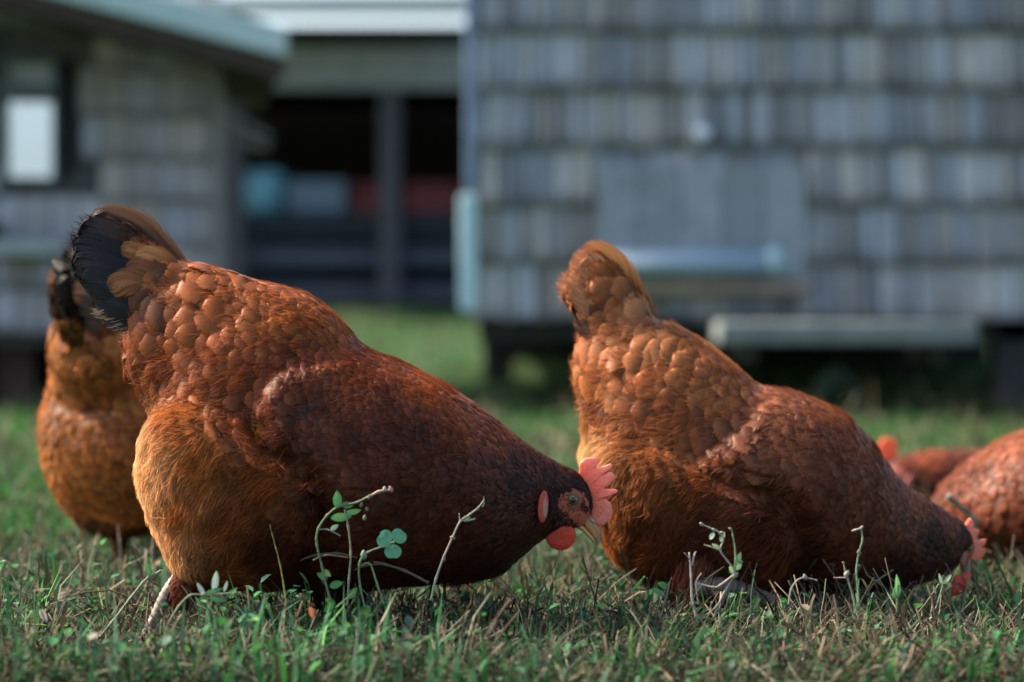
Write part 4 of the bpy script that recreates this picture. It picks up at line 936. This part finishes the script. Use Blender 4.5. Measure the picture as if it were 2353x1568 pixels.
hE.tail([([(2680, 990, d), (2730, 930, d*1.3), (2770, 860, d*1.4), (2800, 800, d*1.2)], 34, (.2, .07, .03), (.06, .03, .025), None) for d in (-20, -8, 6, 20)] + [([(2690, 1010, d), (2750, 960, d*1.3), (2800, 910, d*1.4), (2840, 870, d*1.2)], 34, (.2, .07, .03), (.05, .03, .025), None) for d in (-34, 34)])
for dd, ux in ((-60, 2430), (70, 2480)):
    hE.leg([(ux+20, 1290, dd), (ux+26, 1310, dd), (ux+16, 1330, dd), (ux, 1346, dd)], [16, 14, 12, 12], None, [(ux-60, 1351, dd), (ux-52, 1351, dd+40), (ux-52, 1351, dd-40), (ux+40, 1351, dd)], (.3, .22, .17))
S1 = (.28, .075, .035); N2 = (.13, .035, .022)
SPEC_D = dict(
    st=[((2345, 1072), (2352, 1108), 26, 250), ((2318, 1056), (2326, 1145), 74, 200), ((2278, 1046), (2288, 1178), 104, 145), ((2228, 1041), (2238, 1194), 114, 95), ((2178, 1037), (2186, 1194), 104, 52), ((2132, 1040), (2140, 1182), 78, 24),
        ((2095, 1046), (2100, 1160), 54, 8), ((2066, 1052), (2070, 1146), 42, 0), ((2042, 1062), (2046, 1138), 34, 0), ((2026, 1080), (2029, 1124), 20, 0)],
    bulge=[], ctrl=[(2300, 1060, .9, 0, 24, 36, *S1, 0), (2200, 1050, .9, 0, 20, 32, *S1, 0), (2120, 1050, .9, 0, 10, 26, *S1, 0), (2060, 1065, .9, 0, 7, 18, *N2, 0), (2200, 1130, .9, .2, 18, 30, *N2, 0), (2110, 1130, .9, .1, 10, 26, *N2, 0), (2250, 1180, .9, .3, 20, 30, *N2, .5)],
    hackle=lambda u, v: u < 2150, skin=[(2026, 1075), (2050, 1068), (2078, 1074), (2086, 1098), (2066, 1122), (2030, 1128)], skin_col=(.46, .13, .10))
hD = Hen("hen", "small far hen with an orange-red comb showing over the pecking hen's neck", 3.3, (2200, 1228), SPEC_D)
hD.body(); hD.plumage(.5, 24000, 1.6)
hD.fan_plate("comb", [(2068, 1056), (2050, 1056), (2036, 1064), (2026, 1085)], [(2060, 1042), (2060, 1016), (2046, 1008), (2026, 1008), (2020, 1026), (2006, 1022), (1998, 1040), (2008, 1054), (1990, 1060), (1994, 1082), (2014, 1092)], 0, 12, (.84, .20, .08), M_COMB)
hD.plate("ear_lobe", [(2080+9*math.cos(t)+8*math.sin(t), 1106-20*math.sin(t)) for t in np.linspace(0, 6.0, 14)], -44, 8, (.62, .20, .16), M_COMB)
hD.plate("wattle", [(2048+16*math.cos(t), 1142+18*math.sin(t)) for t in np.linspace(0, 6.0, 14)], -18, 8, (.8, .15, .1), M_COMB)
hD.plate("wattle", [(2048+16*math.cos(t), 1142+18*math.sin(t)) for t in np.linspace(0, 6.0, 14)], 16, 8, (.8, .15, .1), M_COMB)
a = hD.limb("b", [(2030, 1100, 0), (2012, 1110, 0), (1998, 1120, 0), (1992, 1134, 0)], [13, 10, 6, 2], (.30, .22, .16)); hD.out(a, "beak", M_BEAK)
hD.eye(2046, 1092, -36, 7); hD.eye(2046, 1092, 36, 7, True)
hD.tail([([(2330, 1090, 230+d), (2370, 1075, 245+d), (2405, 1050, 260+d), (2430, 1020, 265+d)], 20, (.2, .07, .03), (.06, .03, .025), None) for d in (-16, 0, 16)])
for dd in (40, 130):
    hD.leg([(2220, 1170, dd), (2224, 1190, dd), (2218, 1208, dd), (2212, 1224, dd)], [11, 9, 8, 8], None, [(2180, 1228, dd), (2184, 1228, dd+26), (2184, 1228, dd-26), (2236, 1228, dd)], (.3, .22, .17))

# ------------------------------------------------------------------ grass and weeds (nobody could count them)
def veg(name, n, xr, yr, hs, ws, pal, kinds, near=True, seed=1, dens=None, lean=.6):
    r = np.random.default_rng(seed); VV = []; FF = []; CC = []; nn = 0
    pal = np.array([p[:3] for p in pal]); 
    for i in range(n):
        y = yr[0]+(yr[1]-yr[0])*r.random()**(1.0 if dens is None else dens); half = (xr*y) ; x = r.uniform(-half, half)
        g = ground_z(x, y)
        patch = noise.noise(Vector((x*2.2, y*1.1, seed)))
        h_ = r.uniform(*hs)*(1+.35*patch); az = r.uniform(0, 6.283); le = lean*r.random()
        k = kinds[r.integers(len(kinds))]
        c = pal[min(len(pal)-1, int(abs(r.normal(0, len(pal)*.42))))]*r.uniform(.4, 1.2)*(1+.5*patch)*.95
        dead = noise.noise(Vector((x*5+40, y*3, seed)))
        if dead > .18 and r.random() < .3: c = np.array((.16, .12, .07))*r.uniform(.5, 1.5)
        if near and 1.95 < y < 2.26 and -.40 < x < -.27: h_ *= .4
        if near and 2.1 < y < 2.5 and .38 < x < .47: h_ *= .5
        dx, dy = math.cos(az), math.sin(az); sx, sy = -dy, dx
        w_ = r.uniform(*ws)
        if k == 0:      # blade
            p0 = (x, y, g-.003); p1 = (x+dx*h_*le*.35, y+dy*h_*le*.35, g+h_*.6); p2 = (x+dx*h_*le, y+dy*h_*le, g+h_*(1-.35*le))
            VV += [(p0[0]-sx*w_, p0[1]-sy*w_, p0[2]), (p0[0]+sx*w_, p0[1]+sy*w_, p0[2]), (p1[0]-sx*w_*.8, p1[1]-sy*w_*.8, p1[2]), (p1[0]+sx*w_*.8, p1[1]+sy*w_*.8, p1[2]), p2]
            FF += [(nn, nn+1, nn+3, nn+2), (nn+2, nn+3, nn+4)]; CC += [c*.7]*2+[c]*2+[c*1.15]; nn += 5
        elif k == 1:    # small oval leaf held up at a slant, folded along its rib
            hz = g+h_*.85*r.random()**1.1; Lf = w_*r.uniform(2.5, 5); el = r.uniform(-.2, 1.1); ce, se = math.cos(el), math.sin(el)
            D = np.array((dx*ce, dy*ce, se)); S = np.array((sx, sy, 0))*w_*1.4; Nn = np.cross(D, S)*.35
            b = np.array((x, y, hz)); q = [b, b+D*Lf*.35+S+Nn, b+D*Lf*.75+S*.75+Nn, b+D*Lf, b+D*Lf*.75-S*.75+Nn, b+D*Lf*.35-S+Nn]
            VV += [tuple(t) for t in q]; FF += [(nn, nn+1, nn+2, nn+3), (nn, nn+3, nn+4, nn+5)]; CC += [c*1.1]*6; nn += 6
            if near:   # its thin stalk
                ex = r.normal(0, .006, 2); VV += [(x+ex[0]-.0006, y+ex[1], g-.002), (x+ex[0]+.0006, y+ex[1], g-.002), (x+.0003, y, hz), (x-.0003, y, hz)]; FF.append((nn, nn+1, nn+2, nn+3)); CC += [c*.8]*4; nn += 4
        else:           # thin crooked twig or dry stalk, triangular in section
            hz = g+h_*r.random()*.5; el = r.uniform(-.15, .9); Lf = r.uniform(.02, .075)*(1 if near else 2); pts = [np.array((x, y, hz))]
            D = np.array((dx*math.cos(el), dy*math.cos(el), math.sin(el)))
            for j in range(3):
                D = D+r.normal(0, .28, 3); D /= np.linalg.norm(D); pts.append(pts[-1]+D*Lf/3)
            if k == 2: c = np.array(((.13, .09, .06), (.07, .05, .035), (.26, .21, .15), (.17, .18, .12))[r.integers(4)])*r.uniform(.6, 1.4)
            rr = r.uniform(.0004, .0011)*(1 if near else 1.6)
            for j, p in enumerate(pts):
                for t in (0, 2.1, 4.2): VV.append((p[0]+sx*rr*math.cos(t), p[1]+sy*rr*math.cos(t), p[2]+rr*math.sin(t)))
                CC += [c]*3
            for j in range(3):
                for t in range(3):
                    u = (t+1) % 3; FF.append((nn+j*3+t, nn+j*3+u, nn+j*3+3+u, nn+j*3+3+t))
            nn += 12
    a = Acc(); a.add(VV, FF, np.array(CC)); return a
PAL_N = [(.055, .145, .045), (.075, .17, .065), (.045, .15, .035), (.10, .17, .09), (.09, .08, .045), (.20, .19, .13), (.09, .28, .04)]
a = veg("n", 42000, .235, (1.88, 3.1), (.012, .046), (.0007, .0019), PAL_N, (0, 1, 1, 1, 2, 2, 2, 3), seed=3, dens=1.5)
b_ = veg("b", 13000, .235, (1.84, 2.9), (.034, .086), (.0012, .0034), [(.05, .15, .06), (.075, .19, .09), (.045, .16, .04), (.11, .18, .12), (.08, .07, .04), (.24, .22, .16), (.13, .30, .07)], (0, 1, 1, 1, 2, 2, 2, 3), seed=21, dens=1.4, lean=.9)
a.add(np.concatenate(b_.v), b_.f, np.concatenate(b_.c))
g1 = a.build("lawn_weeds", M_GRASS); tag(g1, "short tangle of grass, small leaves and dry twigs under the hens", "grass", kind="stuff")
PAL_F = [(.050, .18, .040), (.065, .21, .05), (.04, .14, .03), (.09, .20, .07), (.10, .13, .05)]
a = veg("f", 52000, .27, (3.0, 15.5), (.02, .05), (.0018, .0045), PAL_F, (0, 0, 0, 1, 1, 2), near=False, seed=8, dens=1.35)
g2 = a.build("lawn_grass", M_GRASS); tag(g2, "soft green grass stretching back to the sheds", "grass", kind="stuff")

# ------------------------------------------------------------------ single plants and twigs in front
def Q(u, v, Y): return P(u, v, Y)
GR = (.20, .26, .15); TW = (.34, .26, .19); GN = (.07, .22, .06); DRY = (.42, .36, .27); DKT = (.06, .045, .035)
def leaf_mesh(acc, base, tip, wd, col, tilt=(0, -1, 0), shape=1.0):
    base = Vector(base); tip = Vector(tip); D = tip-base; L_ = D.length; D.normalize(); S = D.cross(Vector(tilt)).normalized(); Nn = S.cross(D)
    m = 7; V = []; C = []
    for i in range(m):
        t = i/(m-1); wv = wd*math.sin(math.pi*(.04+.95*t)**(.85*shape))**.75
        for sx in (-1, 0, 1):
            V.append(tuple(base+D*L_*t+S*sx*wv+Nn*(abs(sx)*wd*.22-.15*L_*math.sin(t*2.5)*.3))); C.append(np.array(col)*(1.25 if sx == 0 else 1)*(1+.1*t))
    acc.add(V, grid_faces(m, 3), np.array(C))
def sprig(name, label, cat, Y, stems, leaves=(), buds=(), col=GR, leafcol=GN, group=None):
    """stems: [(u,v,(d))...], r0, r1 in picture units"""
    k = Y/FPX
    b0 = stems[0][0][0]; base = Q(b0[0], b0[1], Y)
    root = empty(name, base); tag(root, label, cat, group)
    for st in stems:
        pts, r0, r1 = st[:3]; c = np.array(st[3] if len(st) > 3 else col)*.72
        p3 = smooth_pts([(p[0], p[1], p[2] if len(p) > 2 else 0) for p in pts], 5); m = len(p3)
        a = Acc(); W_ = [Q(p[0], p[1], Y)+Vector((0, p[2]*k, 0))-base for p in p3]
        rr = [(r0+(r1-r0)*i/(m-1))*k*(.55+.26*(i % 5 == 0)+.14*noise.noise(Vector((i*1.3, pts[0][1], 3)))) for i in range(m)]
        cs = [c*(1+.25*noise.noise(Vector((i*.8, pts[0][0], 0)))) for i in range(m)]
        tube(a, W_, rr, c, 8, cols=cs); a.build("stem", M_STEM, root)
    for lf in leaves:
        (u0, v0), (u1, v1), wd = lf[:3]; c = lf[3] if len(lf) > 3 else leafcol; dd = random.uniform(-6, 6)*k
        a = Acc(); leaf_mesh(a, Q(u0, v0, Y)-base, Q(u1, v1, Y)-base+Vector((0, dd, 0)), wd*k, c, (random.uniform(-.4, .4), -1, random.uniform(-.2, .3))); a.build("leaf", M_LEAF, root)
    for bd in buds:
        (u, v), r = bd[:2]; c = bd[2] if len(bd) > 2 else (.26, .29, .18); a = Acc(); C0 = Q(u, v, Y)-base; dv = Vector((random.uniform(-1, 1), -.2, random.uniform(.2, 1))).normalized()
        tube(a, [C0+dv*(t-.5)*r*k*2.6 for t in (0, .2, .5, .8, 1)], [r*k*q*.85 for q in (.35, .85, 1, .65, .12)], np.array(c)*.6, 8); a.build("bud", M_STEM, root)
    return root
YF = 2.06
sprig("weed_sprig", "arching green weed sprig with an oval leaf and pinkish tip before the large hen's belly", "weed", YF,
      [([(790, 1440), (760, 1380), (742, 1310), (728, 1250), (732, 1215), (752, 1185), (778, 1165), (820, 1155), (850, 1140), (885, 1128)], 4.2, 4.5, (.15, .20, .10)),
       ([(798, 1392), (802, 1330), (806, 1270), (800, 1210), (792, 1172)], 4.0, 3.4, (.30, .28, .18)),
       ([(735, 1217), (755, 1218), (782, 1232)], 2.6, 2.4, (.3, .3, .22)), ([(845, 1145), (870, 1130), (900, 1126)], 5.5, 5, (.50, .30, .22)),
       ([(720, 1288), (750, 1276), (800, 1282)], 3.2, 2.5, (.2, .14, .09))],
      [((776, 1168), (774, 1128), 11), ((785, 1160), (812, 1162), 8), ((760, 1190), (808, 1188), 10, (.10, .27, .08)), ((790, 1182), (830, 1172), 7, (.12, .30, .08)), ((760, 1218), (778, 1206), 6, (.22, .34, .24)), ((752, 1330), (728, 1318), 8), ((758, 1348), (788, 1338), 9), ((770, 1390), (748, 1375), 8), ((800, 1375), (820, 1350), 9, (.16, .3, .1)), ((742, 1310), (760, 1325), 7, (.2, .35, .07))],
      [((898, 1124), 6, (.62, .38, .3)), ((884, 1124), 5.5, (.6, .5, .42)), ((830, 1160), 5), ((838, 1190), 5.5), ((843, 1170), 5), ((727, 1240), 4)])
sprig("clover", "three-leaf clover on a curved stem in front of the large hen's breast", "clover", YF,
      [([(845, 1420), (828, 1350), (826, 1295), (845, 1270), (875, 1258), (905, 1246)], 4.4, 3.2, (.16, .25, .12)), ([(905, 1246), (908, 1240)], 2, 2, (.3, .3, .15)), ([(830, 1300), (850, 1296), (866, 1340), (886, 1400)], 3.4, 3, (.20, .32, .14))],
      [], [((836, 1275), 9, (.25, .36, .24)), ((905, 1246), 3.5, (.3, .4, .2))])
def clover_leaves(root, c, items, Y, k, col):
    base = root.location
    for (u, v, r, an) in items:
        C0 = Q(u, v, Y)-base; V = [tuple(C0+Vector((0, -.0006, 0)))]; C = [np.array(col)*1.2]; n = 20
        for ring in (.55, 1):
            for j in range(n):
                th = 2*math.pi*j/n; rr = r*k*ring*(1-.10*math.cos(2*(th-an)))*(1-.16*math.exp(-((th-an+math.pi) % (2*math.pi)-math.pi)**2*9))
                V.append(tuple(C0+Vector((math.cos(th)*rr, (.25*ring*ring)*r*k*math.sin(th), math.sin(th)*rr)))); C.append(np.array(col)*(1 if ring < 1 else 1.15))
        f = [(0, 1+j, 1+(j+1) % n) for j in range(n)]+[(1+j, 1+n+j, 1+n+(j+1) % n, 1+(j+1) % n) for j in range(n)]
        a = Acc(); a.add(V, f, np.array(C)); a.build("leaflet", M_LEAF, root)
clover_leaves([o for o in COL.objects if o.name == "clover"][0], None, [(884, 1238, 19, 2.6), (917, 1232, 17, .9), (903, 1268, 18, -1.6)], YF, YF/FPX, (.10, .30, .16))
sprig("bare_twig", "leaning grey twig with a thorny forked tip below the large hen's neck", "twig", YF,
      [([(990, 1380), (1002, 1330), (1020, 1280), (1040, 1235), (1058, 1198), (1080, 1182), (1100, 1166), (1112, 1150)], 4.4, 3.0, (.34, .33, .26)), ([(1057, 1200), (1055, 1180)], 3, 1.2, (.45, .36, .3)), ([(1060, 1196), (1078, 1196), (1092, 1192)], 4, 3.2, (.4, .42, .3)), ([(1108, 1165), (1112, 1158), (1112, 1142)], 3.4, .8, (.5, .42, .34))],
      [((1066, 1198), (1080, 1186), 5, (.18, .34, .1))], [((1040, 1236), 5, (.5, .32, .22)), ((1098, 1170), 4), ((1020, 1285), 4)])
sprig("dry_blade", "single yellowing grass blade standing alone before the large hen's thigh", "grass blade", YF,
      [([(658, 1390), (652, 1345), (644, 1300), (634, 1260), (626, 1230), (620, 1206)], 3.4, .8, (.38, .34, .10))])
sprig("fallen_stick", "long brown stick lying across the grass at the left edge", "stick", 2.35,
      [([(-60, 1378), (60, 1362), (150, 1357), (250, 1353), (355, 1347)], 6.5, 3.6, (.20, .14, .09))])
sprig("weed_stalk", "slanting pale green stalk left of the large hen's foot", "stalk", 2.1,
      [([(215, 1480), (258, 1430), (300, 1375), (328, 1340), (345, 1325), (370, 1312)], 5, 4.5, (.24, .30, .17)), ([(345, 1328), (362, 1318), (378, 1310)], 4, 2.4, (.3, .26, .18))], [((345, 1328), (338, 1290), 7)], [((342, 1326), 5)])
sprig("forked_twig", "thin dark forked twig in the grass at the lower left", "twig", 2.06,
      [([(146, 1470), (140, 1430), (150, 1385), (180, 1362), (205, 1345)], 3, 1.8, (.15, .14, .10)), ([(148, 1376), (160, 1385), (180, 1402)], 2.5, 2, (.36, .34, .26))])
sprig("leafy_sprig", "bent sprig with narrow silvery leaves beside the large hen's shank", "weed", 2.0,
      [([(372, 1500), (385, 1440), (410, 1395), (438, 1368), (470, 1368), (500, 1366), (545, 1362)], 4, 3.6, (.22, .26, .15)), ([(500, 1450), (486, 1400), (470, 1370)], 3.4, 3, (.25, .24, .16)), ([(388, 1470), (372, 1405), (350, 1365)], 2.4, 1.6, (.12, .10, .07))],
      [((492, 1360), (498, 1312), 8, (.34, .44, .34)), ((470, 1368), (452, 1340), 6, (.40, .42, .34)), ((515, 1360), (523, 1335), 4, (.34, .44, .34)), ((470, 1366), (512, 1352), 6), ((520, 1372), (545, 1350), 6), ((480, 1375), (520, 1382), 6)], [((470, 1368), 6), ((498, 1368), 5)])
sprig("dead_leaf_twig", "dark twig with curled dead leaves in the grass below the large hen's thigh", "twig", 2.02,
      [([(540, 1460), (575, 1420), (600, 1400), (640, 1392), (700, 1372)], 3, 2, (.03, .03, .025))],
      [((560, 1420), (545, 1385), 8, (.03, .03, .025)), ((590, 1405), (612, 1380), 9, (.02, .02, .02)), ((575, 1420), (598, 1440), 8, (.03, .03, .025)), ((566, 1450), (566, 1390), 11, (.05, .15, .10))])
sprig("twig_clump", "tangled pale twig with green buds before the pecking hen's leg", "twig", YF,
      [([(1640, 1420), (1660, 1370), (1688, 1318), (1672, 1290), (1655, 1265), (1662, 1240), (1650, 1222), (1628, 1212), (1612, 1205)], 4, 3, (.40, .36, .27)),
       ([(1688, 1320), (1655, 1345), (1640, 1350), (1605, 1342)], 4.4, 3.6, (.42, .37, .29)), ([(1688, 1318), (1690, 1270), (1684, 1230), (1680, 1214)], 3.6, 3, (.22, .26, .15)),
       ([(1655, 1265), (1630, 1256), (1618, 1252)], 3, 2.6, (.45, .4, .3)), ([(1600, 1420), (1590, 1370), (1588, 1320), (1584, 1270)], 5.5, 3, (.42, .36, .31)), ([(1590, 1300), (1596, 1275), (1600, 1268)], 4, 2.4, (.42, .36, .31)), ([(1585, 1285), (1572, 1270)], 2.4, 1.5, (.42, .36, .31)),
       ([(1605, 1390), (1600, 1340), (1612, 1318)], 3, 2, (.4, .34, .27)), ([(1688, 1322), (1650, 1390), (1600, 1430)], 3.6, 3, (.2, .2, .15)), ([(1660, 1430), (1654, 1400), (1680, 1350), (1686, 1330)], 3.5, 3.2, (.10, .12, .09))],
      [((1655, 1245), (1665, 1222), 6, (.26, .36, .16)), ((1690, 1300), (1702, 1268), 7, (.25, .42, .15)), ((1690, 1310), (1704, 1290), 8, (.28, .44, .18)), ((1688, 1318), (1676, 1300), 7, (.28, .42, .18)), ((1640, 1225), (1630, 1240), 6, (.38, .42, .3)), ((1655, 1262), (1636, 1250), 5, (.3, .4, .2))],
      [((1612, 1205), 5, (.5, .36, .26)), ((1640, 1218), 5, (.4, .44, .3)), ((1656, 1225), 4.5, (.42, .40, .26)), ((1678, 1216), 4, (.42, .3, .22)), ((1700, 1290), 6, (.34, .44, .26)), ((1605, 1342), 4, (.45, .38, .3)), ((1690, 1322), 7, (.44, .40, .32))])
sprig("budding_stalk", "slender green stalk with a cut grey top, standing before the pecking hen's breast", "stalk", YF,
      [([(1975, 1400), (1972, 1360), (1968, 1310), (1974, 1270), (1982, 1240), (1978, 1212)], 3.8, 3, (.24, .32, .18)), ([(1980, 1214), (1966, 1218), (1958, 1221)], 4.2, 4.2, (.46, .42, .33))], [], [((1974, 1270), 5.5), ((1980, 1212), 4, (.45, .42, .3)), ((1973, 1300), 4)])
sprig("crossed_twig", "small twig with a brown cross-shaped top, left of the slender budding stalk", "twig", YF,
      [([(1975, 1430), (1960, 1370), (1948, 1330), (1942, 1310), (1938, 1292)], 3.6, 2.8, (.28, .30, .2)), ([(1945, 1328), (1930, 1328), (1916, 1328)], 3, 2, (.45, .36, .3))], [], [((1946, 1318), 7, (.48, .46, .36)), ((1938, 1294), 3, (.44, .26, .2))])
sprig("hooked_twig", "pale hooked twig sticking out of the grass below the pecking hen's belly", "twig", YF,
      [([(1812, 1390), (1818, 1355), (1832, 1334), (1850, 1328), (1878, 1334)], 3.4, 2.6, (.36, .34, .27))], [], [((1850, 1326), 6, (.4, .42, .32)), ((1876, 1334), 3, (.4, .26, .2))])
sprig("leafy_shoot", "green shoot with two narrow leaves, right of the slender budding stalk", "weed", YF,
      [([(2060, 1410), (2062, 1370), (2064, 1345)], 2.8, 2.2, (.16, .26, .12))], [((2066, 1372), (2060, 1320), 7, (.20, .42, .15)), ((2052, 1375), (2064, 1340), 6, (.12, .28, .09))])
sprig("forked_shoot", "pale forked shoot directly under the pecking hen's head", "weed", YF,
      [([(2150, 1400), (2160, 1368), (2168, 1340)], 2.6, 2.2, (.3, .36, .22))], [((2166, 1345), (2158, 1318), 4.5, (.28, .44, .22)), ((2168, 1342), (2185, 1320), 4.5, (.30, .42, .24)), ((2150, 1365), (2145, 1345), 3, (.2, .3, .15))])
sprig("broken_stem", "short grey broken stem slanting behind the pecking hen's crown", "stick", 2.62,
      [([(2245, 1420), (2250, 1300), (2238, 1200), (2215, 1172), (2180, 1142)], 6, 13, (.20, .20, .14))], [], [((2240, 1192), 9, (.4, .4, .26)), ((2182, 1142), 8, (.42, .42, .38))])
sprig("dark_stem", "thin dark branching stem below the large hen's wattle", "twig", 2.12,
      [([(1278, 1410), (1262, 1372), (1250, 1335), (1272, 1305), (1288, 1262)], 2.2, 1.8, (.08, .085, .06)), ([(1262, 1372), (1238, 1345), (1222, 1325)], 1.8, 1.2, (.07, .07, .05))], [((1225, 1330), (1214, 1318), 4, (.07, .08, .05))])
sprig("upright_twig", "short dark twig with a tiny leaf tip, between the two foreground hens", "twig", 2.1,
      [([(1505, 1450), (1512, 1400), (1530, 1355), (1544, 1328)], 3, 1.6, (.07, .07, .05))], [((1535, 1350), (1512, 1340), 8, (.06, .17, .05)), ((1528, 1370), (1500, 1352), 7, (.06, .16, .05))])
sprig("curved_limb_twig", "smooth brown curved twig lying under the large hen's belly", "twig", 2.12,
      [([(689, 1288), (725, 1276), (775, 1272), (830, 1284), (880, 1296), (930, 1312), (985, 1340)], 5, 6, (.16, .12, .075)), ([(880, 1296), (840, 1300), (815, 1310)], 4.5, 3, (.14, .11, .07))])
for (u, v, u2, v2, wd, lab, Yb) in ((1444, 1600, 1452, 1430, 8, "tallest bright green grass blade in the lower centre foreground", 1.96), (1408, 1600, 1406, 1505, 7, "short green grass blade left of the tallest blade", 1.94), (1560, 1610, 1530, 1535, 7, "leaning lime-green grass blade at the bottom edge", 1.92)):
    b = Q(u, v, Yb); r0 = empty("grass_blade", b); tag(r0, lab, "grass blade", "single green grass blades")
    a = Acc(); leaf_mesh(a, (0, 0, 0), Q(u2, v2, Yb)-b, wd*Yb/FPX, (.13, .36, .06), shape=.7); a.build("blade", M_LEAF, r0)
for (u, v, sz, col, lab, Yb, rot) in ((1965, 1545, 34, (.55, .22, .05), "orange-brown dead leaf at the bottom right foreground", 1.97, .3), (716, 1408, 15, (.45, .14, .05), "tiny rust-coloured leaf under the large hen's belly", 2.0, 1.3), (1215, 1515, 60, (.38, .28, .18), "pale brown curled leaf stalk at the bottom centre", 1.98, -.25), (100, 1375+40, 18, (.5, .42, .36), "small whitish dead leaf at the lower left", 2.05, 1.1)):
    b = Q(u, v, Yb); r0 = empty("dead_leaf", b); tag(r0, lab, "dead leaf")
    a = Acc(); k = Yb/FPX; d = Vector((math.cos(rot), 0, -math.sin(rot)))*sz*k; leaf_mesh(a, -d, d, sz*.42*k, col, (.2, -1, .5)); a.build("blade", M_LEAF, r0)
    a = Acc(); tube(a, [-d*1.35+Vector((0, 0, .003)), -d], 1.2*k, np.array(col)*.6, 6); a.build("stalk", M_STEM, r0)
